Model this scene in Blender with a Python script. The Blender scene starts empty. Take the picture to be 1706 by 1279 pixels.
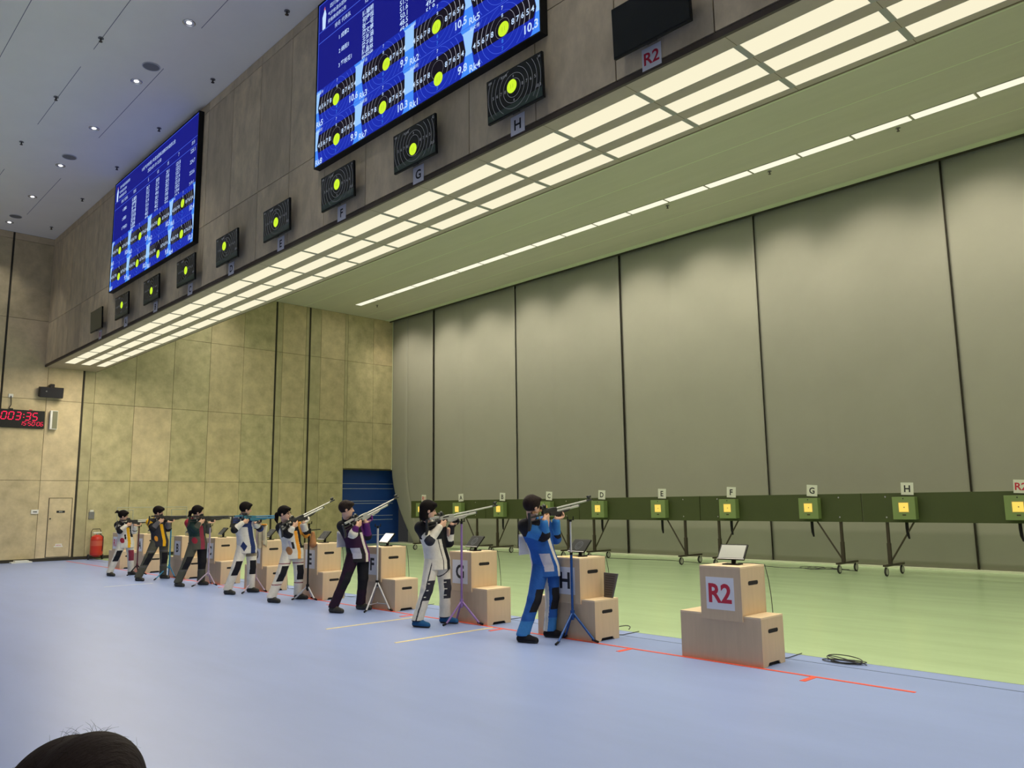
import bpy, math, random
import numpy as np
from mathutils import Vector, Matrix

S = bpy.context.scene
COL = S.collection
# ------------------------------------------------------------------ camera
cam_d = bpy.data.cameras.new('camera'); cam = bpy.data.objects.new('camera', cam_d); COL.objects.link(cam)
cam_d.sensor_width = 36.0; cam_d.lens = 1321.57 * 36.0 / 1706.0; cam_d.clip_start = 0.05; cam_d.clip_end = 200
YAW, PITCH, ROLL = 0.76191, 0.14840, -0.01225
_f = Vector((-math.cos(YAW) * math.cos(PITCH), math.sin(YAW) * math.cos(PITCH), math.sin(PITCH)))
_r = _f.cross(Vector((0, 0, 1))).normalized(); _u = _r.cross(_f)
_r2 = math.cos(ROLL) * _r + math.sin(ROLL) * _u; _u2 = -math.sin(ROLL) * _r + math.cos(ROLL) * _u
cam.matrix_world = Matrix(((_r2.x, _u2.x, -_f.x, 18.628), (_r2.y, _u2.y, -_f.y, -7.106), (_r2.z, _u2.z, -_f.z, 1.586), (0, 0, 0, 1)))
S.camera = cam
# ------------------------------------------------------------------ world, exposure
w = bpy.data.worlds.new('world'); S.world = w; w.use_nodes = True
w.node_tree.nodes['Background'].inputs[0].default_value = (0.5, 0.5, 0.5, 1)
w.node_tree.nodes['Background'].inputs[1].default_value = 0.05
S.view_settings.view_transform = 'Standard'; S.view_settings.look = 'None'
S.view_settings.exposure = 0.0; S.view_settings.gamma = 1.0; S.view_settings.use_curve_mapping = False
S.cycles.max_bounces = 7; S.cycles.diffuse_bounces = 4; S.cycles.glossy_bounces = 3
S.cycles.sample_clamp_indirect = 4.0; S.cycles.caustics_reflective = False; S.cycles.caustics_refractive = False
# light levels
W_SOFFIT, W_STRIP, W_HALL, W_WASH = 60.0, 54.0, 245.0, 640.0
C_WARM = (1.0, 0.90, 0.71); C_HALL = (1.0, 0.96, 0.92); C_RANGE = (1.0, 0.97, 0.82)

def area_light(name, loc, sx, sy, power, color, rot=(0, 0, 0), spread=180):
    d = bpy.data.lights.new(name, 'AREA'); d.shape = 'RECTANGLE'; d.size = sx; d.size_y = sy
    d.energy = power; d.color = color; d.spread = math.radians(spread)
    o = bpy.data.objects.new(name, d); COL.objects.link(o); o.location = loc; o.rotation_euler = rot
    return o
def spot_light(name, loc, power, color, angle=110, blend=0.6, rot=(0, 0, 0), size=0.08):
    d = bpy.data.lights.new(name, 'SPOT'); d.energy = power; d.color = color; d.spot_size = math.radians(angle)
    d.spot_blend = blend; d.shadow_soft_size = size
    o = bpy.data.objects.new(name, d); COL.objects.link(o); o.location = loc; o.rotation_euler = rot
    return o
# ------------------------------------------------------------------ materials
MATS = {}
def mat(name, col=(0.5, 0.5, 0.5), rough=0.6, metal=0.0, emit=0.0, noise=0.0, nscale=4.0, spec=0.5, stretch=None, bump=0.0, coat=0.0, alpha=1.0):
    if name in MATS: return MATS[name]
    m = bpy.data.materials.new(name); m.use_nodes = True; nt = m.node_tree; b = nt.nodes['Principled BSDF']
    c = (col[0], col[1], col[2], 1)
    b.inputs['Base Color'].default_value = c; b.inputs['Roughness'].default_value = rough
    b.inputs['Metallic'].default_value = metal; b.inputs['Specular IOR Level'].default_value = spec
    b.inputs['Coat Weight'].default_value = coat
    if emit > 0: b.inputs['Specular IOR Level'].default_value = 0.08
    if emit > 0:
        b.inputs['Emission Color'].default_value = c; b.inputs['Emission Strength'].default_value = emit
        b.inputs['Base Color'].default_value = (0.004, 0.004, 0.004, 1)
    if noise > 0 or bump > 0:
        tc = nt.nodes.new('ShaderNodeTexCoord'); mp = nt.nodes.new('ShaderNodeMapping')
        nz = nt.nodes.new('ShaderNodeTexNoise'); nz.inputs['Scale'].default_value = nscale
        nz.inputs['Detail'].default_value = 7; nz.inputs['Roughness'].default_value = 0.62
        if stretch: mp.inputs['Scale'].default_value = stretch
        nt.links.new(tc.outputs['Object'], mp.inputs[0]); nt.links.new(mp.outputs[0], nz.inputs['Vector'])
        if noise > 0:
            cr = nt.nodes.new('ShaderNodeValToRGB')
            cr.color_ramp.elements[0].position = 0.3; cr.color_ramp.elements[1].position = 0.7
            cr.color_ramp.elements[0].color = (col[0] * (1 - noise), col[1] * (1 - noise), col[2] * (1 - noise), 1)
            cr.color_ramp.elements[1].color = (min(1, col[0] * (1 + noise)), min(1, col[1] * (1 + noise)), min(1, col[2] * (1 + noise)), 1)
            nt.links.new(nz.outputs[0], cr.inputs[0]); nt.links.new(cr.outputs[0], b.inputs['Base Color'])
        if bump > 0:
            bp = nt.nodes.new('ShaderNodeBump'); bp.inputs['Strength'].default_value = bump; bp.inputs['Distance'].default_value = 0.01
            nt.links.new(nz.outputs[0], bp.inputs['Height']); nt.links.new(bp.outputs[0], b.inputs['Normal'])
    MATS[name] = m; return m

M = lambda n: MATS[n]
mat('floor_blue', (0.27, 0.35, 0.63), 0.36, noise=0.05, nscale=0.9, stretch=(0.6, 2.2, 1), spec=0.5)
mat('floor_green', (0.46, 0.61, 0.35), 0.24, noise=0.07, nscale=0.9, stretch=(0.5, 2.5, 1), spec=0.6)
mat('tape_red', (0.85, 0.10, 0.05), 0.5); mat('tape_yellow', (0.9, 0.72, 0.3), 0.5); mat('tape_pale', (0.7, 0.7, 0.66), 0.5)
mat('groove', (0.07, 0.09, 0.13), 0.7)
mat('panel_a', (0.53, 0.44, 0.265), 0.75, noise=0.20, nscale=2.6, bump=0.15)
mat('panel_b', (0.48, 0.42, 0.245), 0.75, noise=0.22, nscale=3.0, bump=0.15)
mat('panel_c', (0.59, 0.485, 0.305), 0.75, noise=0.19, nscale=2.3, bump=0.15)
mat('panel_narrow', (0.43, 0.38, 0.22), 0.75, noise=0.18, nscale=2.0)
mat('fascia_a', (0.60, 0.50, 0.335), 0.7, noise=0.2, nscale=2.4, stretch=(1.6, 1, 0.8))
mat('fascia_b', (0.56, 0.465, 0.31), 0.7, noise=0.2, nscale=2.0, stretch=(1.8, 1, 0.7))
mat('fascia_c', (0.64, 0.53, 0.35), 0.7, noise=0.2, nscale=2.7, stretch=(1.4, 1, 0.9))
mat('joint_dark', (0.035, 0.03, 0.02), 0.8); mat('joint_line', (0.17, 0.14, 0.07), 0.8)
mat('soffit', (0.44, 0.36, 0.255), 0.7, noise=0.06, nscale=3); mat('soffit_edge', (0.07, 0.05, 0.035), 0.7)
mat('ceil_hall', (0.90, 0.865, 0.77), 0.85, noise=0.02, nscale=1)
mat('ceil_range', (0.58, 0.56, 0.47), 0.6, noise=0.04, nscale=1.2, stretch=(0.3, 3, 1))
mat('ceil_line', (0.72, 0.78, 0.58), 0.6); mat('ceil_seam', (0.22, 0.22, 0.24), 0.8)
mat('curtain', (0.31, 0.305, 0.255), 0.85, noise=0.03, nscale=1.0)
mat('curtain_b', (0.29, 0.285, 0.24), 0.85, noise=0.03, nscale=1.0)
mat('curb', (0.62, 0.66, 0.50), 0.6); mat('wall_plain', (0.42, 0.41, 0.36), 0.8)
mat('wall_hall', (0.45, 0.42, 0.36), 0.8)
mat('roller_blue', (0.015, 0.065, 0.32), 0.4); mat('roller_line', (0.55, 0.6, 0.75), 0.4)
mat('lamp_glow', (0.96, 0.89, 0.64), 0.5, emit=1.0); mat('strip_glow', (1.0, 0.98, 0.76), 0.5, emit=1.0)
mat('downlight_glow', (1.0, 0.98, 0.95), 0.5, emit=6.0)
mat('lamp_frame', (0.36, 0.34, 0.27), 0.6)
mat('wood', (0.62, 0.465, 0.30), 0.55, noise=0.045, nscale=3.0, stretch=(7, 7, 0.7))
mat('wood_edge', (0.80, 0.62, 0.40), 0.55); mat('hole_shade', (0.012, 0.01, 0.01), 0.9)
mat('paper', (0.78, 0.78, 0.82), 0.7); mat('ink_black', (0.015, 0.015, 0.02), 0.6); mat('ink_red', (0.55, 0.02, 0.05), 0.6)
mat('card_white', (0.75, 0.75, 0.68), 0.7)
mat('board_green', (0.050, 0.066, 0.016), 0.55, noise=0.08, nscale=1.2); mat('target_green', (0.20, 0.275, 0.10), 0.5)
mat('target_glow', (1.0, 0.69, 0.12), 0.5, emit=1.05); mat('target_rim', (0.34, 0.30, 0.12), 0.6)
mat('steel_dark', (0.055, 0.042, 0.03), 0.5, metal=0.3); mat('tyre', (0.02, 0.02, 0.02), 0.7); mat('rim_grey', (0.5, 0.5, 0.46), 0.4, metal=0.3)
mat('chrome', (0.65, 0.65, 0.65), 0.25, metal=0.9); mat('silver', (0.58, 0.58, 0.60), 0.38, metal=0.35)
mat('black_plastic', (0.010, 0.011, 0.011), 0.45, spec=0.2); mat('black_matte', (0.014, 0.014, 0.016), 0.8, spec=0.2); mat('grey_plastic', (0.18, 0.18, 0.18), 0.5)
mat('white_plastic', (0.74, 0.74, 0.70), 0.4); mat('screen_glass', (0.008, 0.010, 0.010), 0.10, spec=0.3); mat('screen_dark', (0.015, 0.018, 0.018), 0.6, spec=0.2)
mat('monitor_dark', (0.016, 0.018, 0.022), 0.18); mat('mon_band', (0.02, 0.045, 0.03), 0.3)
mat('olive_screen', (0.10, 0.10, 0.06), 0.35)
mat('e_navy', (0.008, 0.010, 0.22), emit=1.0); mat('e_blue', (0.010, 0.025, 0.42), emit=1.0)
mat('e_sky', (0.06, 0.26, 0.95), emit=1.0); mat('e_pale', (0.33, 0.60, 1.0), emit=1.0)
mat('e_black', (0.008, 0.006, 0.012), emit=1.0); mat('e_text', (0.55, 0.72, 1.0), emit=1.05); mat('e_ring', (0.45, 0.47, 0.55), emit=1.0)
mat('e_line', (0.06, 0.12, 0.75), emit=1.0); mat('e_yellow', (0.62, 0.90, 0.03), emit=1.0); mat('e_lime', (0.42, 0.62, 0.03), emit=1.0)
mat('e_white_dim', (0.17, 0.18, 0.20), emit=1.0); mat('e_redled', (1.0, 0.02, 0.09), emit=1.1); mat('e_tablet', (0.10, 0.13, 0.13), emit=1.0)
mat('e_red_logo', (0.6, 0.15, 0.2), emit=1.0)
mat('speaker_black', (0.012, 0.011, 0.013), 0.6); mat('ext_red', (0.50, 0.03, 0.015), 0.3); mat('hair', (0.007, 0.005, 0.005), 0.8, spec=0.12)
mat('hair_brown', (0.014, 0.007, 0.006), 0.7, spec=0.2, bump=1.0, nscale=30, stretch=(0.5, 3, 0.5))
mat('skin', (0.60, 0.36, 0.25), 0.55); mat('skin_lip', (0.42, 0.14, 0.11), 0.5); mat('eye_dark', (0.02, 0.012, 0.01), 0.3); mat('eye_white', (0.7, 0.68, 0.65), 0.4)
for n, c in dict(c_white=(0.66, 0.64, 0.58), c_black=(0.014, 0.014, 0.018), c_blue=(0.022, 0.10, 0.36), c_sky=(0.045, 0.20, 0.50), c_navy=(0.02, 0.035, 0.13),
                 c_grey=(0.12, 0.115, 0.13), c_yellow=(0.78, 0.42, 0.015), c_orange=(0.80, 0.34, 0.04), c_red=(0.36, 0.03, 0.05), c_maroon=(0.24, 0.035, 0.06),
                 c_purple=(0.035, 0.011, 0.038), c_violet=(0.10, 0.02, 0.14), c_plum=(0.022, 0.010, 0.024), c_olive=(0.085, 0.085, 0.065), c_darkgreen=(0.02, 0.045, 0.04),
                 c_lav=(0.42, 0.42, 0.52), c_cream=(0.74, 0.70, 0.60), c_brown=(0.36, 0.17, 0.07), c_teal=(0.02, 0.10, 0.25), c_charcoal=(0.035, 0.035, 0.045), c_khaki=(0.30, 0.25, 0.17)).items():
    mat(n, c, 0.8, noise=0.10, nscale=11, spec=0.18, bump=0.9)
mat('shoe_dark', (0.025, 0.024, 0.02), 0.5); mat('sole', (0.03, 0.03, 0.03), 0.7)
mat('gun_black', (0.02, 0.02, 0.022), 0.4); mat('gun_silver', (0.44, 0.44, 0.43), 0.35, metal=0.4); mat('gun_wood', (0.30, 0.15, 0.07), 0.5)
mat('gun_blue', (0.02, 0.16, 0.34), 0.35, metal=0.2); mat('gun_teal', (0.03, 0.15, 0.22), 0.4)
mat('pole_blue', (0.012, 0.07, 0.27), 0.35, metal=0.3); mat('pole_purple', (0.30, 0.18, 0.46), 0.35, metal=0.3); mat('pole_sky', (0.04, 0.27, 0.50), 0.4, metal=0.2)
mat('pole_lilac', (0.40, 0.32, 0.42), 0.4, metal=0.2); mat('pole_wine', (0.10, 0.02, 0.03), 0.45)
mat('towel', (0.52, 0.47, 0.36), 0.9, noise=0.1, nscale=10); mat('cable', (0.02, 0.02, 0.02), 0.5); mat('chair_seat', (0.05, 0.06, 0.10), 0.7)
mat('tab_glare', (0.45, 0.47, 0.43), 0.12, spec=0.8); mat('grille_olive', (0.20, 0.20, 0.12), 0.6); mat('ext_label', (0.55, 0.10, 0.06), 0.4)  # tab_glare puts the reflection of the lamps into a pale base colour
mat('mesh_grey', (0.10, 0.095, 0.095), 0.6); mat('mesh_dark', (0.045, 0.043, 0.045), 0.7)
mat('alu', (0.42, 0.42, 0.36), 0.4, metal=0.3)

# ------------------------------------------------------------------ tags
def tag(o, label=None, cat=None, group=None, kind=None):
    if label: o['label'] = label
    if cat: o['category'] = cat
    if group: o['group'] = group
    if kind: o['kind'] = kind
    return o
def empty(name, loc=(0, 0, 0), rz=0.0, label=None, cat=None, group=None, rot=None):
    o = bpy.data.objects.new(name, None); COL.objects.link(o); o.location = loc; o.rotation_euler = rot if rot else (0, 0, rz)
    o.empty_display_size = 0.1
    return tag(o, label, cat, group)
def dup(root, loc, rz=None, label=None, group=None, swap=None, scale=None):
    def cp(o, par):
        c = o.copy(); COL.objects.link(c); c.parent = par
        for g in o.children: cp(g, c)
        return c
    r = cp(root, None); r.location = loc
    if rz is not None: r.rotation_euler = (0, 0, rz)
    if label: r['label'] = label
    if group: r['group'] = group
    return r

# ------------------------------------------------------------------ text outlines
_TX = {}
def text_geo(s, bold=0.0):
    k = (s, bold)
    if k in _TX: return _TX[k]
    c = bpy.data.curves.new('t', 'FONT'); c.body = s; c.size = 1.0; c.fill_mode = 'BOTH'; c.resolution_u = 3; c.offset = bold
    o = bpy.data.objects.new('t', c); COL.objects.link(o)
    dg = bpy.context.evaluated_depsgraph_get(); dg.update()
    me = bpy.data.meshes.new_from_object(o.evaluated_get(dg))
    vs = [(v.co.x, v.co.y) for v in me.vertices]; fs = [tuple(p.vertices) for p in me.polygons]
    bpy.data.objects.remove(o); bpy.data.curves.remove(c); bpy.data.meshes.remove(me)
    if not vs: vs = [(0, 0)]
    x0 = min(v[0] for v in vs); x1 = max(v[0] for v in vs); y0 = min(v[1] for v in vs); y1 = max(v[1] for v in vs)
    _TX[k] = (vs, fs, x0, x1, y0, y1); return _TX[k]

# ------------------------------------------------------------------ mesh builder
class MB:
    def __init__(s): s.v = []; s.f = []; s.m = []; s.ms = []; s.T = Matrix.Identity(4)
    def mi(s, m):
        m = MATS[m] if isinstance(m, str) else m
        if m not in s.ms: s.ms.append(m)
        return s.ms.index(m)
    def add(s, vs, fs, m):
        n = len(s.v); i = s.mi(m)
        s.v += [tuple(s.T @ Vector(p)) for p in vs]; s.f += [tuple(n + a for a in f) for f in fs]; s.m += [i] * len(fs)
        return s
    def box(s, a, b, m):
        x0, y0, z0 = a; x1, y1, z1 = b
        vs = [(x0, y0, z0), (x1, y0, z0), (x1, y1, z0), (x0, y1, z0), (x0, y0, z1), (x1, y0, z1), (x1, y1, z1), (x0, y1, z1)]
        return s.add(vs, [(0, 3, 2, 1), (4, 5, 6, 7), (0, 1, 5, 4), (1, 2, 6, 5), (2, 3, 7, 6), (3, 0, 4, 7)], m)
    def cyl(s, a, b, r, m, r2=None, n=12, caps=True):
        a = Vector(a); b = Vector(b); d = (b - a)
        if d.length < 1e-9: return s
        d.normalize(); r2 = r if r2 is None else r2
        t = Vector((0, 0, 1)) if abs(d.z) < 0.9 else Vector((1, 0, 0)); u = d.cross(t).normalized(); w_ = d.cross(u)
        vs = []
        for p, rr in ((a, r), (b, r2)):
            for i in range(n):
                an = 2 * math.pi * i / n; vs.append(p + rr * (math.cos(an) * u + math.sin(an) * w_))
        fs = [(i, (i + 1) % n, n + (i + 1) % n, n + i) for i in range(n)]
        if caps: fs += [tuple(range(n - 1, -1, -1)), tuple(range(n, 2 * n))]
        return s.add(vs, fs, m)
    def tube(s, pts, r, m, n=8):
        pts = [Vector(p) for p in pts]; vs = []; fs = []; u = None
        for i, p in enumerate(pts):
            d = (pts[min(i + 1, len(pts) - 1)] - pts[max(i - 1, 0)]).normalized()
            if u is None:
                t = Vector((0, 0, 1)) if abs(d.z) < 0.9 else Vector((1, 0, 0)); u = d.cross(t).normalized()
            else: u = (u - d * u.dot(d)).normalized()
            w_ = d.cross(u); rr = r[i] if isinstance(r, (list, tuple)) else r
            for k in range(n):
                an = 2 * math.pi * k / n; vs.append(p + rr * (math.cos(an) * u + math.sin(an) * w_))
        for i in range(len(pts) - 1):
            for k in range(n): fs.append((i * n + k, i * n + (k + 1) % n, (i + 1) * n + (k + 1) % n, (i + 1) * n + k))
        fs += [tuple(range(n - 1, -1, -1)), tuple(range((len(pts) - 1) * n, len(pts) * n))]
        return s.add(vs, fs, m)
    def torus(s, c, ax, R, r, m, n=24, k=8):
        ax = Vector(ax).normalized(); t = Vector((0, 0, 1)) if abs(ax.z) < 0.9 else Vector((1, 0, 0)); u = ax.cross(t).normalized(); w_ = ax.cross(u)
        vs = []; fs = []; c = Vector(c)
        for i in range(n):
            a = 2 * math.pi * i / n; d = math.cos(a) * u + math.sin(a) * w_
            for j in range(k):
                b = 2 * math.pi * j / k; vs.append(c + d * (R + r * math.cos(b)) + ax * r * math.sin(b))
        for i in range(n):
            for j in range(k): fs.append((i * k + j, ((i + 1) % n) * k + j, ((i + 1) % n) * k + (j + 1) % k, i * k + (j + 1) % k))
        return s.add(vs, fs, m)
    def prism(s, poly, axis, a, b, m):
        """poly: 2D points, extruded along axis from a to b. axis x: (y,z), y: (x,z), z: (x,y)"""
        n = len(poly); f = {'x': lambda p, t: (t, p[0], p[1]), 'y': lambda p, t: (p[0], t, p[1]), 'z': lambda p, t: (p[0], p[1], t)}[axis]
        vs = [f(p, a) for p in poly] + [f(p, b) for p in poly]
        return s.add(vs, [tuple(range(n)), tuple(range(2 * n - 1, n - 1, -1))] + [(i, n + i, n + (i + 1) % n, (i + 1) % n) for i in range(n)], m)
    def ball(s, c, r, m, n=12, k=8, sc=(1, 1, 1)):
        vs = []; fs = []
        for j in range(k + 1):
            th = math.pi * j / k
            for i in range(n):
                a = 2 * math.pi * i / n; vs.append((c[0] + r * sc[0] * math.sin(th) * math.cos(a), c[1] + r * sc[1] * math.sin(th) * math.sin(a), c[2] + r * sc[2] * math.cos(th)))
        for j in range(k):
            for i in range(n): fs.append((j * n + i, (j + 1) * n + i, (j + 1) * n + (i + 1) % n, j * n + (i + 1) % n))
        return s.add(vs, fs, m)
    def poly(s, pts, m): return s.add(pts, [tuple(range(len(pts)))], m)
    def text(s, txt, org, ux, uz, h, m, align='c', off=0.0, maxw=None, bold=0.0):
        """flat lettering: org anchor, ux reading direction, uz up; h = height of the string"""
        vs, fs, x0, x1, y0, y1 = text_geo(txt, bold); k = h / max(1e-6, (y1 - y0) if (y1 - y0) > 0.3 else 0.7)
        kx = k
        if maxw and (x1 - x0) * k > maxw: kx = maxw / (x1 - x0)
        ax = {'c': (x0 + x1) / 2, 'l': x0, 'r': x1}[align]; ay = (y0 + y1) / 2
        org = Vector(org); ux = Vector(ux).normalized(); uz = Vector(uz).normalized(); n = ux.cross(uz)
        return s.add([org + ux * (x - ax) * kx + uz * (y - ay) * k + n * off for x, y in vs], fs, m)
    def build(s, name, parent=None, smooth=False, bevel=0.0, loc=None, rot=None, angle=40):
        me = bpy.data.meshes.new(name); me.from_pydata(s.v, [], s.f)
        for m in s.ms: me.materials.append(m)
        me.polygons.foreach_set('material_index', s.m)
        if smooth:
            me.polygons.foreach_set('use_smooth', [True] * len(s.f))
            try: me.set_sharp_from_angle(angle=math.radians(angle))
            except Exception: pass
        me.update()
        o = bpy.data.objects.new(name, me); COL.objects.link(o)
        if bevel > 0:
            bm = o.modifiers.new('bevel', 'BEVEL'); bm.width = bevel; bm.segments = 2; bm.limit_method = 'ANGLE'; bm.angle_limit = math.radians(40)
        if parent is not None: o.parent = parent
        if loc is not None: o.location = loc
        if rot is not None: o.rotation_euler = rot
        return o
def struct(mb, name, **k): return tag(mb.build(name, **k), kind='structure')
ORD = ['first', 'second', 'third', 'fourth', 'fifth', 'sixth', 'seventh', 'eighth', 'ninth', 'tenth', 'eleventh', 'twelfth', 'thirteenth', 'fourteenth', 'fifteenth', 'sixteenth', 'seventeenth', 'eighteenth', 'nineteenth', 'twentieth', 'twenty-first', 'twenty-second', 'twenty-third', 'twenty-fourth']
# ================================================================== the hall
XL, XR, YB, YF, YSO, YC = -8.921, 21.0, -12.0, -0.848, 0.65, 12.19   # end wall, right wall, back of hall, fascia, overhang's far edge, curtains
ZH, ZR, ZS = 10.03, 9.30, 5.92                                       # hall ceiling, range ceiling, overhang underside
m = MB(); m.box((XL, YB, -0.2), (XR, 0.888, 0), 'floor_blue'); struct(m, 'floor')
m = MB(); m.box((XL, 0.896, -0.2), (XR, YC + 1.0, -0.004), 'floor_green'); struct(m, 'floor')
m = MB(); m.box((XL, 0.888, -0.2), (XR, 0.896, 0.0005), 'groove'); struct(m, 'trim_1')
m = MB(); m.box((XL, 0.602, -0.01), (XR, 0.614, 0.0015), 'groove'); struct(m, 'trim_2')
# walls behind the camera side
m = MB(); m.box((XL - 0.2, YB - 0.2, 0), (XR + 0.2, YB, ZH), 'wall_hall'); struct(m, 'wall_back')
m = MB(); m.box((XR, YB, 0), (XR + 0.2, YC + 1, ZH), 'wall_hall'); struct(m, 'wall_right')
m = MB(); m.box((XL, YC + 0.85, 0), (XR, YC + 1.0, ZR + 0.8), 'wall_plain'); struct(m, 'wall_front')

def panel_wall(mb, cols, rows, put, mats, gap=0.012, seed=1, skip=None):
    rnd = random.Random(seed)
    for i in range(len(cols) - 1):
        for j in range(len(rows) - 1):
            mm = rnd.choice(mats); w_ = cols[i + 1] - cols[i]
            if w_ < 0.5: mm = 'panel_narrow' if mats[0].startswith('panel') else mm
            if skip and skip(cols[i], cols[i + 1], rows[j], rows[j + 1]): continue
            put(mb, cols[i] + gap / 2, cols[i + 1] - gap / 2, rows[j] + gap / 2, rows[j + 1] - gap / 2, mm)
# end wall: boarded panels with thin joints and wide dark slots
m = MB()
def put_l(mb, y0, y1, z0, z1, mm): mb.box((XL - 0.03, y0, z0), (XL, y1, z1), mm)
ycols_h = [YB, -10.35, -9.15, -7.95, -6.75, -5.55, -4.35, -3.15, -1.975]
panel_wall(m, ycols_h, [0.09, 2.43, 4.90, 7.36, 9.82, ZH], put_l, ['panel_a', 'panel_c', 'panel_b'], seed=3)
panel_wall(m, [-1.925, -0.745, 0.250], [0.09, 2.43, 4.90, 7.36, 9.82, ZH], put_l, ['panel_c', 'panel_a'], seed=5)
panel_wall(m, [0.305, 0.615, 1.848, 3.081, 4.334, 5.564, 6.80], [0.09, 2.43, 4.90, 7.36, ZR], put_l, ['panel_a', 'panel_b', 'panel_c', 'panel_b'], seed=11)
panel_wall(m, [6.87, 7.10, 8.08, 8.215], [0.09, 2.43, 4.90, 7.36, ZR], put_l, ['panel_b', 'panel_a'], seed=12)
panel_wall(m, [8.285, 8.744], [0.09, 2.43, 4.90, 7.36, ZR], put_l, ['panel_b', 'panel_a'], seed=13)
panel_wall(m, [8.744, 9.84], [0.09, 2.43, 4.90, 7.36, ZR], put_l, ['panel_b', 'panel_a'], seed=14)
panel_wall(m, [9.84, 9.977, 11.209, YC], [3.02, 4.90, 7.36, ZR], put_l, ['panel_b', 'panel_a'], seed=15)
m.box((XL - 0.2, YB, 0), (XL - 0.03, 9.84, ZH), 'joint_line'); m.box((XL - 0.2, 9.84, 3.02), (XL - 0.03, YC + 1, ZH), 'joint_line')
for y0, y1 in ((-1.975, -1.925), (0.250, 0.305), (6.80, 6.87), (8.215, 8.285)): m.box((XL - 0.031, y0, 0.0), (XL - 0.028, y1, ZH if y0 < 0.3 else ZR), 'joint_dark')
m.box((XL - 1.2, 9.80, 0), (XL - 0.03, 9.84, 3.02), 'joint_line'); m.box((XL - 0.03, YC - 0.03, 3.0), (XL + 0.01, YC + 0.01, ZR), 'ceil_line')
struct(m, 'wall_left')
m = MB(); m.box((XL - 0.03, YB, 0), (XL + 0.004, 9.84, 0.085), 'joint_dark'); struct(m, 'baseboard_left')
# flush service door in the end wall
d = empty('door_1', (XL, -0.144, 0.11)); d['kind'] = 'structure'
m = MB(); m.box((0, -0.33, 0), (0.012, 0.33, 1.79), 'joint_dark'); m.build('door_frame', d)
m = MB(); m.box((0.004, -0.312, 0.016), (0.018, 0.312, 1.775), 'panel_c'); m.build('door_leaf', d)
m = MB(); m.box((0.018, -0.10, 1.335), (0.026, 0.13, 1.40), 'ink_black'); m.text('弱电井', (0.027, 0.015, 1.368), (0, 1, 0), (0, 0, 1), 0.032, 'card_white'); m.build('name_plate', d)
m = MB(); m.cyl((0.018, -0.265, 1.16), (0.05, -0.265, 1.16), 0.022, 'joint_dark'); m.build('door_knob', d, smooth=True)
m = MB(); m.box((0.018, -0.11, 0.30), (0.022, 0.14, 0.335), 'card_white'); m.box((0.018, -0.07, 0.335), (0.022, 0.11, 0.40), 'card_white')
m.text('消防栓', (0.0235, 0.015, 0.352), (0, 1, 0), (0, 0, 1), 0.045, 'ink_red'); m.build('sticker', d)
# blue roller door in the alcove beside the curtains
d = empty('door_2', (XL - 0.55, 11.0, 0)); d['kind'] = 'structure'
m = MB(); m.box((0, -1.16, 0), (0.05, 1.9, 3.0), 'roller_blue'); m.build('door_leaf', d)
m = MB()
for z in (0.33, 0.95, 1.12, 1.62, 1.72, 2.22, 2.42): m.box((0.05, -1.16, z), (0.058, 1.6, z + 0.018), 'roller_line')
m.build('rail', d)
m = MB(); m.box((XL - 0.5, 9.84, 2.98), (XL - 0.03, YC + 0.8, 3.02), 'joint_line'); m.box((XL - 0.6, 9.83, 0), (XL - 0.03, 9.86, 3.0), 'wall_plain'); struct(m, 'trim_3')
m = MB(); m.box((XL - 0.6, 9.86, -0.2), (XL, YC + 1, -0.004), 'floor_green'); struct(m, 'floor')
# fascia over the firing line
m = MB()
def put_f(mb, x0, x1, z0, z1, mm): mb.box((x0, YF, z0), (x1, YF + 0.03, z1), mm)
xc_ = [XL] + [13.73 + 1.2 * k for k in range(-18, 7)] + [XR]
panel_wall(m, xc_, [6.0, 7.30, 9.83, ZH], put_f, ['fascia_a', 'fascia_b', 'fascia_c'], gap=0.014, seed=21)
m.box((XL, YF + 0.02, ZS + 0.02), (XR, YF + 0.1, ZH + 0.3), 'joint_dark'); m.box((XL, YF - 0.006, ZS), (XR, YF + 0.03, ZS + 0.065), 'soffit_edge')
m.box((XL, YSO - 0.1, ZS + 0.02), (XR, YSO - 0.002, ZR + 0.3), 'ceil_range')
struct(m, 'wall_front')
m = MB(); y_ = [YF + 0.03, -0.61, -0.31, -0.16, 0.11, 0.275, 0.54, YSO]
for a, b in ((0, 1), (2, 3), (4, 5), (6, 7)): m.box((XL, y_[a], ZS), (XR, y_[b], ZS + 0.06), 'soffit')
[m.box((XL, a, ZS), (-7.80, b, ZS + 0.06), 'soffit') for a, b in ((-0.61, -0.31), (-0.16, 0.11), (0.275, 0.54))]; m.box((XL, -0.6, ZS + 0.061), (XR, 0.53, ZS + 0.08), 'soffit')
for k in range(24):
    x = -7.80 + 1.2 * k + 0.02
    for a, b in ((0, 1), (2, 3), (4, 5), (6, 7)): m.box((x, y_[a], ZS - 0.001), (x + 0.006, y_[b], ZS), 'joint_line')
m.box((XL, YSO - 0.02, ZS - 0.004), (XR, YSO, ZS + 0.02), 'joint_line')
struct(m, 'ceiling')
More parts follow.
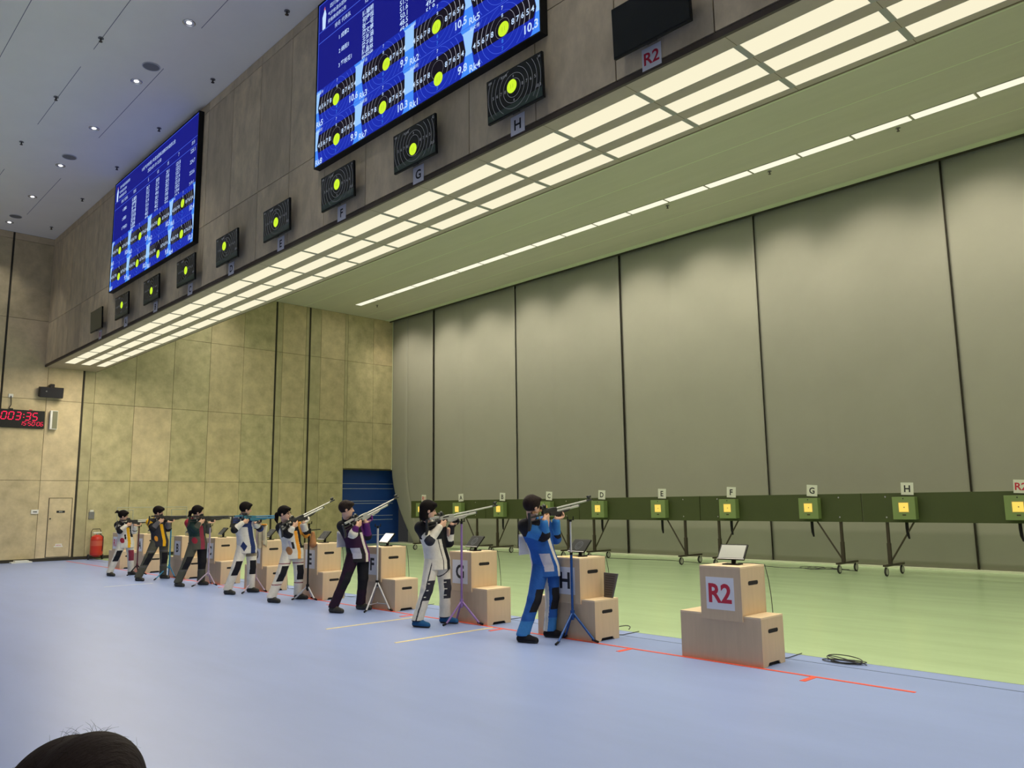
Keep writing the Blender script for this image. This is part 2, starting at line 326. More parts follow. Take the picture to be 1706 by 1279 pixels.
# ceilings
m = MB(); m.box((XL, YB, ZH), (XR, YF + 0.1, ZH + 0.2), 'ceil_hall')
for y, segs in ((-2.045, ((-0.4, 3.6), (5.4, 9.0), (-7.0, -3.5))), (-3.245, ((-0.6, 2.6), (3.4, 8.5), (-7.6, -3.8))), (-4.46, ((0.5, 8.0), (-6, -2)))):
    for a, b in segs: m.box((a, y - 0.006, ZH - 0.0015), (b, y + 0.006, ZH), 'ceil_seam')
for k in range(8): m.box((XL, -5.66 - 0.8 * k, ZH - 0.0015), (XR, -5.65 - 0.8 * k, ZH), 'ceil_seam')
struct(m, 'ceiling')
m = MB(); m.box((XL, YSO - 0.1, ZR), (XR, 12.02, ZR + 0.2), 'ceil_range'); m.box((XL, 12.02, ZR + 0.25), (XR, YC + 1, ZR + 0.4), 'joint_dark')
for y in (1.9, 3.1, 4.3, 5.5, 6.75, 7.95, 10.68, 11.75): m.box((XL, y - 0.012, ZR - 0.002), (XR, y + 0.012, ZR), 'ceil_line')
m.box((XL, 11.78, ZR - 0.004), (XR, 12.02, ZR), 'ceil_line'); m.box((XL, 12.0, ZR - 0.05), (XR, 12.03, ZR + 0.25), 'joint_dark')
struct(m, 'ceiling')
m = MB(); m.box((XL + 0.01, 12.06, -0.004), (XR, YC + 0.5, 0.035), 'curb'); struct(m, 'trim_4')
# curtains in front of the front wall
cxs = [XL + 0.02, -6.15, -1.37, 3.38, 8.09, 12.86, 17.6, XR - 0.05]
cl = ['grey curtain sheet beside the blue door, its lower corner swept aside', 'grey curtain sheet hanging above the boards lettered A and B', 'tall grey curtain sheet behind the targets lettered C and D', 'tall grey curtain sheet behind the targets lettered E and F',
      'tall grey curtain sheet behind the targets lettered G and H', 'tall grey curtain sheet at right edge behind the red-lettered target', 'grey curtain sheet just beyond the right edge of the view']
for i in range(7):
    x0, x1 = cxs[i], cxs[i + 1]; nx, nz = 48, 60; vs = []; fs = []
    rnd = random.Random(40 + i); ph = rnd.random() * 6
    for j in range(nz + 1):
        z = 0.03 + (9.42 - 0.03) * j / nz
        for k in range(nx + 1):
            u = k / nx; xa = x0
            if i == 0 and z < 3.0: xa = x0 + 1.62 * (1 - z / 3.0) ** 1.7
            x = xa + (x1 - xa) * u
            y = YC - 0.005 + 0.016 * math.sin(u * 7 + ph) + 0.03 * (u if i % 2 == 0 else 1 - u) + 0.045 * math.exp(-((u - 0.37) / 0.012) ** 2)
            y += 0.035 * math.exp(-u / 0.03) if i else 0
            if u > 0.985: y -= 0.03
            vs.append((x, y, z))
    for j in range(nz):
        for k in range(nx): fs.append((j * (nx + 1) + k, j * (nx + 1) + k + 1, (j + 1) * (nx + 1) + k + 1, (j + 1) * (nx + 1) + k))
    m = MB(); m.add(vs, fs, 'curtain' if i % 2 else 'curtain_b'); o = m.build('curtain', smooth=True)
    sm = o.modifiers.new('solid', 'SOLIDIFY'); sm.thickness = 0.012; sm.offset = 1
    tag(o, cl[i], 'curtain', 'grey curtain sheets behind the targets')
m = MB()
for x in cxs[1:-1]: m.box((x - 0.02, YC + 0.03, 0.04), (x + 0.02, YC + 0.08, 9.4), 'joint_dark')
struct(m, 'trim_5')
# ------------------------------------------------------------------ soffit light panels, three rows
rows = [(-0.61, -0.31, 'outer'), (-0.16, 0.11, 'middle'), (0.275, 0.54, 'inner')]
for ri, (ya, yb, rn) in enumerate(rows):
    base = None
    for k in range(23):
        x = -7.80 + 1.2 * k
        if base is None:
            base = empty('ceiling_light', (x, (ya + yb) / 2, ZS), label='x', cat='light', group='glowing light panels under the overhang'); h = (yb - ya) / 2
            q = MB(); q.box((0.045, -h + 0.008, 0.004), (1.175, h - 0.008, 0.012), 'lamp_glow'); q.build('diffuser', base)
            q = MB(); q.box((0.0, -h, 0.0), (0.042, h, 0.012), 'lamp_frame'); q.box((1.178, -h, 0.0), (1.2, h, 0.012), 'lamp_frame')
            q.box((0.042, -h, 0.0), (1.178, -h + 0.007, 0.012), 'lamp_frame'); q.box((0.042, h - 0.007, 0.0), (1.178, h, 0.012), 'lamp_frame'); q.build('frame', base); o = base
        else: o = dup(base, (x, (ya + yb) / 2, ZS))
        o['label'] = f'glowing oblong light panel, {ORD[k]} from the far wall, {rn} row under the overhang'
    for k in range(6):
        x = -7.80 + 4.8 * k + 2.4
        if x < XR: area_light('panel_lamp', (min(x, XR - 2.5), (ya + yb) / 2, ZS - 0.02), 4.6, yb - ya, W_SOFFIT, C_WARM)
# range strip light
base = None
for k in range(23):
    x = -7.40 + 1.215 * k
    if base is None:
        base = empty('strip_light', (x, 9.43, ZR), cat='light', group='strip lights on the range ceiling')
        q = MB(); q.box((0.03, -0.13, -0.008), (1.185, 0.13, -0.002), 'strip_glow'); q.build('diffuser', base)
        q = MB(); q.box((0.0, -0.145, -0.010), (0.028, 0.145, 0), 'lamp_frame'); q.box((0.028, 0.132, -0.010), (1.2, 0.145, 0), 'lamp_frame'); q.box((0.028, -0.145, -0.010), (1.2, -0.132, 0), 'lamp_frame'); q.build('frame', base); o = base
    else: o = dup(base, (x, 9.43, ZR))
    o['label'] = f'thin glowing strip light on the green range ceiling, {ORD[k]} from the far wall'
for k in range(6): area_light('strip_lamp', (-7.4 + 4.7 * k + 2.35, 9.43, ZR - 0.03), 4.6, 0.24, W_STRIP, C_RANGE)
for k in range(8): area_light('range_fill', (-7.0 + 3.9 * k, 4.2, ZR - 0.02), 2.4, 0.2, W_STRIP * 1.0, C_RANGE, spread=120)  # unseen lights without fixtures, added to brighten the range floor
# wall-washing spots close to the curtains
for k in range(12): spot_light('wash_lamp', (-7.6 + 2.36 * k, 9.95, ZR - 0.03), W_WASH, C_WARM, 92, 1.0, (math.radians(37), 0, 0), size=0.3)
for k in range(0): spot_light('wall_wash_lamp', (XL + 1.3, 1.6 + 2.1 * k, ZR - 0.03), 40, C_WARM, 90, 0.9, (0, math.radians(18), 0))
# hall downlights
dl = [5.414, 2.761, 0.032, -2.646, -5.373, -8.05]
base = None
for k, x in enumerate(dl):
    if base is None:
        base = empty('downlight', (x, -2.27, ZH), cat='light', group='round downlights in the grey ceiling')
        q = MB(); q.torus((0, 0, 0), (0, 0, 1), 0.10, 0.012, 'chrome'); q.build('trim_ring', base, smooth=True)
        q = MB(); q.cyl((0, 0, -0.002), (0, 0, 0.01), 0.095, 'silver', n=20); q.build('reflector', base, smooth=True)
        q = MB(); q.ball((0, 0, -0.003), 0.045, 'downlight_glow', sc=(1, 1, 0.3)); q.build('bulb', base, smooth=True); o = base
    else: o = dup(base, (x, -2.27, ZH))
    o['label'] = f'round silver downlight in the grey ceiling, {ORD[k]} from the near edge of the picture'
for y in (-2.27, -5.2, -8.2, -10.8):  # rows behind the first are unseen additions; the farthest brightens the ceiling by bounce
    for k in range(6): spot_light('hall_lamp', (-8.05 + 5.4 * k + (0 if y > -3 else 1.2), y, ZH - 0.04), W_HALL * {-2.27: 0.5, -5.2: 0.9, -8.2: 1.2, -10.8: 6.0}[y], C_HALL, {-8.2: 74, -10.8: 52}.get(y, 84), 0.9)
base = None
for k, x in enumerate((3.521, -1.954, -7.366)):
    if base is None:
        base = MB().cyl((0, 0, -0.012), (0, 0, 0), 0.155, 'grey_plastic', n=28).torus((0, 0, -0.008), (0, 0, 1), 0.155, 0.01, 'silver', n=28).build('ceiling_speaker', loc=(x, -2.25, ZH), smooth=True); o = base
    else: o = base.copy(); COL.objects.link(o); o.location = (x, -2.25, ZH)
    tag(o, ['round grey ceiling speaker grille nearest the camera', 'round grey ceiling speaker grille, middle one of the row', 'round grey ceiling speaker grille nearest the far wall'][k], 'speaker', 'round speaker grilles')
base = None
sp = [(6.893, -1.17), (3.863, -1.18), (1.02, -1.2), (-1.802, -1.21), (-4.629, -1.225), (-7.692, -1.24), (3.885, -3.262), (1.01, -3.276), (-1.794, -3.30)]
for k, (x, y) in enumerate(sp):
    if base is None:
        base = empty('sprinkler', (x, y, ZH), cat='sprinkler', group='small dark sprinklers in the ceiling')
        MB().cyl((0, 0, -0.012), (0, 0, 0), 0.05, 'grey_plastic', r2=0.045, n=14).build('escutcheon', base, smooth=True)
        MB().cyl((0, 0, -0.07), (0, 0, -0.01), 0.014, 'steel_dark', n=8).cyl((0, 0, -0.078), (0, 0, -0.07), 0.032, 'steel_dark', n=12).build('head', base, smooth=True); o = base
    else: o = dup(base, (x, y, ZH))
    o['label'] = (f'small dark ceiling sprinkler, {ORD[k]} from the camera in the row beside the upper wall' if k < 6 else f'small dark ceiling sprinkler, {ORD[k-6]} from the camera in the row farther left')
for k, (x, y) in enumerate(((12.888, 9.71), (9.938, 9.73), (7.0, 9.75), (-6.9, 10.0))):
    o = dup(bpy.data.objects['sprinkler'], (x, y, ZR)); o['label'] = f'small dark sprinkler on the green range ceiling beside the strip light, {ORD[k]} from the right'; o['group'] = 'small sprinklers on the range ceiling'
# floor tapes
m = MB(); m.box((XL + 0.5, -0.022, 0), (15.95, 0.018, 0.003), 'tape_red')
tag(m.build('floor_tape'), 'long red tape line along the firing line on the blue floor', 'tape')
for k, x in enumerate((15.12, 13.05, 11.0, 9.10, 7.1, 5.05, 3.0, 1.0)):
    m = MB(); m.box((x - 0.06, -0.24, 0), (x - 0.005, -0.024, 0.003), 'tape_red')
    tag(m.build('floor_tape'), f'short red tape tick, {ORD[k]} from the right along the red firing line', 'tape', 'red lane ticks')
for x, y0, y1, mm, lb in ((10.80, -1.55, -0.03, 'tape_yellow', 'nearer yellow tape line on floor, ending between boxes G and H'), (9.29, -1.56, -0.16, 'tape_yellow', 'farther yellow tape line on floor, ending left of the white-trousered person near box G'),
                      (1.0, -1.75, -0.8, 'tape_pale', 'pale tape line on floor near the two leftmost shooters')):
    m = MB(); m.box((x - 0.025, y0, 0), (x + 0.015, y1, 0.003), mm); tag(m.build('floor_tape'), lb, 'tape')
# ================================================================== LED score walls
def ring_pts(cx, cz, R, n=56):
    return [(cx + R * math.cos(2 * math.pi * i / n), cz + R * math.sin(2 * math.pi * i / n)) for i in range(n + 1)]
def target_cell(m, y, x0, z0, w_, h, cxo, dot, name, rk, score):
    """one shooter's tile: pale sides, dark bull cut by the tile, rings, ring numbers, shot dot, rank and score. x0,z0 = lower left"""
    P3 = lambda x, z, k: (x, y - 0.0012 * k, z)
    q = lambda xa, za, xb, zb, k, mm: m.poly([P3(xa, za, k), P3(xb, za, k), P3(xb, zb, k), P3(xa, zb, k)], mm)
    q(x0, z0, x0 + w_, z0 + h, 1, 'e_sky'); q(x0, z0 + 0.42 * h, x0 + w_, z0 + h * 0.93, 2, 'e_pale')
    cx = x0 + w_ * cxo; cz = z0 + h * 0.52; R = w_ * 0.455
    n = 24
    def blob(zlo, zhi, k, mm):
        top = []; bot = []
        for i in range(n + 1):
            x = cx - R + 2 * R * i / n; e = math.sqrt(max(0, R * R - (x - cx) ** 2))
            a = max(zlo, cz - e); b = min(zhi, cz + e)
            if b > a: bot.append(P3(x, a, k)); top.append(P3(x, b, k))
        m.poly(bot + top[::-1], mm)
    blob(z0, z0 + h, 3, 'e_blue'); blob(z0 + 0.34 * h, z0 + 0.80 * h, 4, 'e_black')
    for j, rr in enumerate((0.22, 0.39, 0.535, 0.68, 0.825)):
        pts = ring_pts(cx, cz, R * rr)
        for (xa, za), (xb, zb) in zip(pts, pts[1:]):
            if min(za, zb) < z0 + 0.01 or max(za, zb) > z0 + h - 0.01: continue
            xi = cx + (xa - cx) * 0.982; zi = cz + (za - cz) * 0.982; xj = cx + (xb - cx) * 0.982; zj = cz + (zb - cz) * 0.982
            inb = z0 + 0.34 * h < (za + zb) / 2 < z0 + 0.8 * h
            m.poly([P3(xi, zi, 5), P3(xj, zj, 5), P3(xb, zb, 5), P3(xa, za, 5)], 'e_ring' if inb else 'e_line')
    for j, t in enumerate('87654'):
        for s_ in (-1, 1): m.text(t, P3(cx + s_ * R * (0.32 + 0.145 * j), cz, 6), (1, 0, 0), (0, 0, 1), 0.078, 'e_text', bold=0.015)
    for t, dz in (('8', 0.17), ('7', 0.27), ('8', -0.17), ('7', -0.27)): m.text(t, P3(cx, cz + dz, 6), (1, 0, 0), (0, 0, 1), 0.05, 'e_text' if dz > 0 else 'e_sky')
    dx, dz = dot; m.poly([P3(x, z, 7) for x, z in ring_pts(cx + dx, cz + dz, 0.095, 24)[:-1]], 'e_yellow')
    m.text('11', P3(cx + dx, cz + dz, 8), (1, 0, 0), (0, 0, 1), 0.06, 'e_lime')
    m.text(name, P3(x0 + 0.03, z0 + h - 0.055, 6), (1, 0, 0), (0, 0, 1), 0.06, 'e_text', align='l')
    m.text(rk, P3(x0 + 0.02, z0 + 0.065, 6), (1, 0, 0), (0, 0, 1), 0.10, 'e_text', align='l', bold=0.015)
    m.text(score, P3(x0 + w_ - 0.03, z0 + 0.13, 6), (1, 0, 0), (0, 0, 1), 0.115, 'e_text', align='r', bold=0.02)
def score_wall(x0, x1, z0, z1, label, tiles):
    r = empty('led_screen', ((x0 + x1) / 2, YF, z0), label=label, cat='screen')
    ox, oz = (x0 + x1) / 2, z0; W = x1 - x0; H = z1 - z0
    m = MB(); t = 0.02
    m.box((-W / 2, -0.10, 0), (W / 2, -0.002, H), 'black_plastic'); m.build('housing', r)
    m = MB()
    for a, b in (((-W / 2 - t, -0.115, -t), (-W / 2, -0.002, H + t)), ((W / 2, -0.115, -t), (W / 2 + t, -0.002, H + t)), ((-W / 2, -0.115, -t), (W / 2, -0.002, 0)), ((-W / 2, -0.115, H), (W / 2, -0.002, H + t))): m.box(a, b, 'black_plastic')
    m.build('bezel', r)
    m = MB(); y = -0.1005
    m.poly([(-W / 2, y, 0), (W / 2, y, 0), (W / 2, y, H), (-W / 2, y, H)], 'e_navy')
    cw = W / 4; ch = 0.655
    for z in (H - 0.02, H - 0.52, H - 0.71): m.poly([(-W / 2 + 0.02, y - 0.001, z), (W / 2 - 0.02, y - 0.001, z), (W / 2 - 0.02, y - 0.001, z + 0.012), (-W / 2 + 0.02, y - 0.001, z + 0.012)], 'e_line')
    m.poly([(-W / 2 + 0.006, y - 0.001, 0), (-W / 2 + 0.02, y - 0.001, 0), (-W / 2 + 0.02, y - 0.001, H), (-W / 2 + 0.006, y - 0.001, H)], 'e_line')
    T = lambda s_, x, z, h, al='l', mm='e_text', b=0.0: m.text(s_, (-W / 2 + x, y - 0.002, z), (1, 0, 0), (0, 0, 1), h, mm, align=al, bold=b)
    # header
    m.poly([(-W / 2 + 0.13, y - 0.002, H - 0.5), (-W / 2 + 0.22, y - 0.002, H - 0.5), (-W / 2 + 0.24, y - 0.002, H - 0.25), (-W / 2 + 0.20, y - 0.002, H - 0.13), (-W / 2 + 0.12, y - 0.002, H - 0.27)], 'e_text')
    m.poly([(-W / 2 + 0.16, y - 0.003, H - 0.15), (-W / 2 + 0.21, y - 0.003, H - 0.17), (-W / 2 + 0.20, y - 0.003, H - 0.10)], 'e_red_logo')
    T('四川省运动会射击', 0.36, H - 0.17, 0.085); T('气步枪混合团体', 0.30, H - 0.30, 0.075); T('资格赛成绩公告', 0.30, H - 0.42, 0.075)
    T('10米气步枪青少年混合团体决赛实时成绩公告', W * 0.56, H - 0.20, 0.10, 'c'); T('2023-07-19 15:50', W * 0.52, H - 0.36, 0.085, 'c')
    T('排名 代表队', 0.52, H - 0.60, 0.085); T('姓名', 1.40, H - 0.60, 0.09)
    for i, t_ in enumerate(('5', '10', '15', '7')): T(t_, 2.42 + 0.62 * i, H - 0.60, 0.08, 'c')
    T('总分', W - 0.25, H - 0.60, 0.085, 'c')
    names = ['陈福明', '何梓恒', '张一诺', '周文博', '王珂涵', '曾子涵', '陈昌林', '欧阳欣']
    for i, n_ in enumerate(names): T(n_, 1.34, H - 0.80 - 0.106 * i, 0.098, b=0.012)
    for i, n_ in enumerate(('1 成都2', '2 绵阳1', '3 攀枝花1', '4 德阳2')): T(n_, 0.66, H - 0.86 - 0.245 * i, 0.09, b=0.01)
    cols = [('50.7', '52.2', '51.3', '51.4', '51.6', '50.1', '48.5', '48.9'), ('50.8', '51.9', '50.9', '49.6', '50.1', '50.2', '49.2', '51.9'), ('20.1', '19.8', '20.5', '20.2', '20.5', '19.8', '20.0', '20.4'), ('121.8', '122.5', '122.7', '121.4', '121.8', '120.2', '119.4', '121.2')]
    for c, cc in enumerate(cols):
        for i, n_ in enumerate(cc): T(n_, 2.42 + 0.62 * c, H - 0.80 - 0.106 * i, 0.085, 'c', b=0.01)
    for i, n_ in enumerate(('225.1', '224.7', '223.6', '219.1')): T(n_, W - 0.25, H - 0.78 - 0.245 * i, 0.085, 'c')
    k = 0
    for c in range(4):
        for rr in range(2):
            nm, rk, scv, dot = tiles[k]; k += 1
            target_cell(m, y - 0.002, -W / 2 + c * cw, 0.0 + (1 - rr) * ch, cw, ch, 0.5, dot, nm, rk, scv)
    m.poly([(-W / 2, y - 0.012, ch), (W / 2, y - 0.012, ch), (W / 2, y - 0.012, ch + 0.008), (-W / 2, y - 0.012, ch + 0.008)], 'e_line')
    m.build('display', r)
    return r
tiles = [('陈昌林', 'Rk5', '10.6', (-0.02, -0.05)), ('欧阳欣', 'Rk8', '9.9', (0.02, -0.08)), ('曾子涵', 'Rk3', '9.9', (0.08, -0.05)), ('王珂涵', 'Rk7', '10.3', (0.0, -0.04)),
         ('何梓', 'Rk2', '10.5', (-0.02, -0.02)), ('陈福明', 'Rk1', '9.8', (0.02, -0.14)), ('周子涵', 'Rk5', '10.4', (0, 0.02)), ('周文博', 'Rk4', '10.3', (0.02, -0.02))]
score_wall(7.60, 12.73, 7.00, 9.86, 'large blue scoreboard screen nearest the camera, above monitors F, G and H', tiles)
score_wall(-2.67, 2.66, 7.02, 9.88, 'large blue scoreboard screen farther away, above monitors A, B and C', tiles[::1])

# ------------------------------------------------------------------ lane monitors on the fascia
LANES = ['R1', 'A', 'B', 'C', 'D', 'E', 'F', 'G', 'H', 'R2']
dots = {1: (0.02, 0.0), 2: (0.03, -0.05), 3: (0.02, -0.02), 4: (-0.10, 0.04), 5: (0.0, -0.05), 6: (0.0, 0.02), 7: (-0.02, -0.08), 8: (-0.03, 0.03)}
for k, ln in enumerate(LANES):
    x = -3.43 + 1.97 * k; W, H = 0.95, 0.56
    r = empty('monitor', (x, YF - 0.16, 6.42), rot=(math.radians(2), 0, 0), label=(f'black wall monitor above the sign {ln}, showing a yellow-green shot dot' if 0 < k < 9 else ('blank olive-tinted wall monitor nearest the far wall' if k == 0 else 'blank black wall monitor above the red sign R2')), cat='monitor', group='lane monitors on the upper wall')
    m = MB(); m.box((-W / 2, 0, -H / 2), (W / 2, 0.035, H / 2), 'black_plastic'); m.build('casing', r, bevel=0.006)
    m = MB(); m.box((-0.30, 0.035, -H / 2 + 0.06), (0.30, 0.075, H / 2 - 0.12), 'black_plastic'); m.build('rear_housing', r, bevel=0.01)
    m = MB(); m.box((-0.04, 0.07, -0.10), (0.04, 0.15, 0.02), 'steel_dark'); m.box((-0.18, 0.11, -0.12), (0.18, 0.125, 0.06), 'steel_dark'); m.build('wall_bracket', r)
    m = MB(); m.box((-0.06, -0.004, -H / 2 - 0.008), (0.06, 0.03, -H / 2 + 0.004), 'black_plastic'); m.build('logo_tab', r)
    m = MB(); y = -0.002
    m.poly([(-W / 2 + 0.012, y, -H / 2 + 0.02), (W / 2 - 0.012, y, -H / 2 + 0.02), (W / 2 - 0.012, y, H / 2 - 0.012), (-W / 2 + 0.012, y, H / 2 - 0.012)], 'olive_screen' if k == 0 else 'screen_glass')
    if 0 < k < 9:
        m.poly([(-W / 2 + 0.012, y - 0.0005, -H / 2 + 0.02), (W / 2 - 0.012, y - 0.0005, -H / 2 + 0.02), (W / 2 - 0.012, y - 0.0005, -H / 2 + 0.13), (-W / 2 + 0.012, y - 0.0005, -H / 2 + 0.10)], 'mon_band')
        for R in (0.115, 0.18, 0.25, 0.32, 0.39, 0.45):
            pts = ring_pts(0, 0.02, R, 40)
            for (xa, za), (xb, zb) in zip(pts, pts[1:]):
                if max(abs(xa), abs(xb)) > W / 2 - 0.02 or min(za, zb) < -H / 2 + 0.03 or max(za, zb) > H / 2 - 0.02: continue
                s_ = 1 - 0.006 / R * 0.7
                m.poly([(xa * s_, y - 0.001, 0.02 + (za - 0.02) * s_), (xb * s_, y - 0.001, 0.02 + (zb - 0.02) * s_), (xb, y - 0.001, zb), (xa, y - 0.001, za)], 'e_white_dim')
        for j, t in enumerate('8765'):
            for s_ in (-1, 1): m.text(t, (s_ * (0.148 + 0.07 * j), y - 0.0015, 0.02), (1, 0, 0), (0, 0, 1), 0.04, 'e_white_dim')
        m.text('8', (0, y - 0.0015, 0.165), (1, 0, 0), (0, 0, 1), 0.03, 'e_white_dim'); m.text('8', (0, y - 0.0015, -0.13), (1, 0, 0), (0, 0, 1), 0.03, 'e_white_dim')
        m.text(ln, (W / 2 - 0.04, y - 0.0015, H / 2 - 0.05), (1, 0, 0), (0, 0, 1), 0.035, 'e_white_dim'); m.text('10.3', (W / 2 - 0.07, y - 0.0015, -H / 2 + 0.17), (1, 0, 0), (0, 0, 1), 0.038, 'e_white_dim')
        m.text('周文博', (-0.16, y - 0.0015, H / 2 - 0.06), (1, 0, 0), (0, 0, 1), 0.035, 'e_white_dim'); m.text('成都', (-W / 2 + 0.07, y - 0.0015, H / 2 - 0.05), (1, 0, 0), (0, 0, 1), 0.03, 'e_white_dim')
        dx, dz = dots[k]; m.poly([(px, y - 0.002, pz) for px, pz in ring_pts(dx, 0.02 + dz, 0.083, 24)[:-1]], 'e_yellow'); m.text('11', (dx, y - 0.0025, 0.02 + dz), (1, 0, 0), (0, 0, 1), 0.05, 'e_lime')
    m.build('display', r)
    r = empty('lane_sign', (x - 0.10, YF - 0.008, 6.07), label=f'small white sign reading {ln} below its monitor on the upper wall', cat='sign', group='lettered signs below the wall monitors')
    m = MB(); m.box((-0.12, 0, -0.12), (0.12, 0.004, 0.12), 'paper'); m.build('card', r)
    m = MB(); m.text(ln, (0, -0.001, 0), (1, 0, 0), (0, 0, 1), 0.135, 'ink_red' if ln[0] == 'R' else 'ink_black', maxw=0.19, bold=0.02); m.build('lettering', r)

# ------------------------------------------------------------------ target line: boards on castors, lit target boxes, letter cards
def make_frame(x, label):
    r = empty('target_board', (x, 10.05, 0), label=label, cat='target board', group='dark green boards on castored legs')
    m = MB(); m.box((0.008, 0, 1.088), (4.0, 0.045, 1.688), 'board_green'); m.build('board', r, bevel=0.004)
    m = MB()
    for bx in (0.50, 3.52):
        for bz in (1.19, 1.61): m.cyl((bx, -0.008, bz), (bx, 0, bz), 0.017, 'chrome', n=8)
    m.build('bolts', r, smooth=True)
    for px, s_ in ((0.47, 1), (3.50, -1)):
        m = MB(); m.box((px - 0.028, 0.05, 0.20), (px + 0.028, 0.10, 1.62), 'steel_dark'); m.box((px - 0.036, 0.042, 0.20), (px + 0.036, 0.108, 0.66), 'steel_dark'); m.build('post', r, bevel=0.003)
        m = MB(); m.cyl((px + 0.01 * s_, 0.075, 0.27), (px + 0.55 * s_, 0.075, 1.12), 0.019, 'steel_dark', n=8); m.build('brace', r, smooth=True)
        m = MB(); m.box((px - 0.035, -0.24, 0.195), (px + 0.035, 0.74, 0.235), 'steel_dark'); m.build('foot_bar', r, bevel=0.003)
        for wy in (-0.16, 0.66):
            m = MB(); m.torus((px, wy, 0.092), (1, 0, 0.0), 0.072, 0.020, 'tyre', n=20); m.cyl((px - 0.016, wy, 0.092), (px + 0.016, wy, 0.092), 0.062, 'rim_grey', n=18); c = m.build('castor_wheel', r, smooth=True)
            m = MB(); m.box((px - 0.024, wy - 0.018, 0.083), (px - 0.018, wy + 0.018, 0.195), 'rim_grey'); m.box((px + 0.018, wy - 0.018, 0.083), (px + 0.024, wy + 0.018, 0.195), 'rim_grey'); m.build('fork', c)
    return r
tb = ['dark green board on castored legs carrying red R1 and lettered A targets', 'dark green board on castored legs carrying targets B and C', 'dark green board on castored legs carrying targets D and E', 'dark green board on castored legs carrying targets F and G', 'dark green board on castored legs carrying target H, nearest the right edge']
fr = None
for k in range(5):
    x = -4.66 + 4.01 * k
    if fr is None: fr = make_frame(x, tb[0])
    else: dup(fr, (x, 10.05, 0), label=tb[k])
for k, ln in enumerate(LANES):
    x = -3.922 + 2.0271 * k + (0.0 if k else 0)
    r = empty('target_box', (x, 9.88, 1.38), label=f'green electronic target box with lit yellow square below card {ln}', cat='target', group='lit electronic targets')
    m = MB(); m.box((-0.222, 0, -0.228), (0.222, 0.165, 0.228), 'target_green'); m.build('housing', r, bevel=0.006)
    m = MB(); m.box((-0.107, -0.003, -0.09), (0.107, 0, 0.125), 'target_rim'); m.build('aperture_rim', r)
    m = MB(); m.box((-0.092, -0.006, -0.075), (0.092, -0.003, 0.107), 'target_glow'); m.cyl((0.01, -0.0065, 0.016), (0.01, -0.006, 0.016), 0.013, 'target_rim', n=12); m.build('lit_target', r)
    m = MB(); m.cyl((0, -0.004, 0.19), (0, 0, 0.19), 0.013, 'ink_black', n=10); m.box((-0.035, -0.002, -0.15), (0.035, 0, -0.125), 'steel_dark'); m.build('label_plate', r)
    m = MB(); m.tube([(-0.06, 0.255, -0.2), (-0.06, 0.255, -0.40), (-0.05, 0.245, -0.52), (-0.02, 0.225, -0.62)], [0.032, 0.032, 0.030, 0.018], 'black_matte', n=6); m.build('paper_strip', r)
    r = empty('lane_card', (x + 0.045, 10.02, 1.77), rot=(0, math.radians([2, -3, 3, 4, 3, 2, 3, 4, 2, 3][k]), 0), label=f'white card reading {ln} standing above its target box', cat='sign', group='lettered cards above the targets')
    m = MB(); m.box((-0.122, 0, -0.125), (0.122, 0.006, 0.125), 'card_white'); m.build('card', r)
    m = MB(); m.text(ln, (0, -0.001, 0), (1, 0, 0), (0, 0, 1), 0.14, 'ink_red' if ln[0] == 'R' else 'ink_black', maxw=0.20, bold=0.025); m.build('lettering', r)

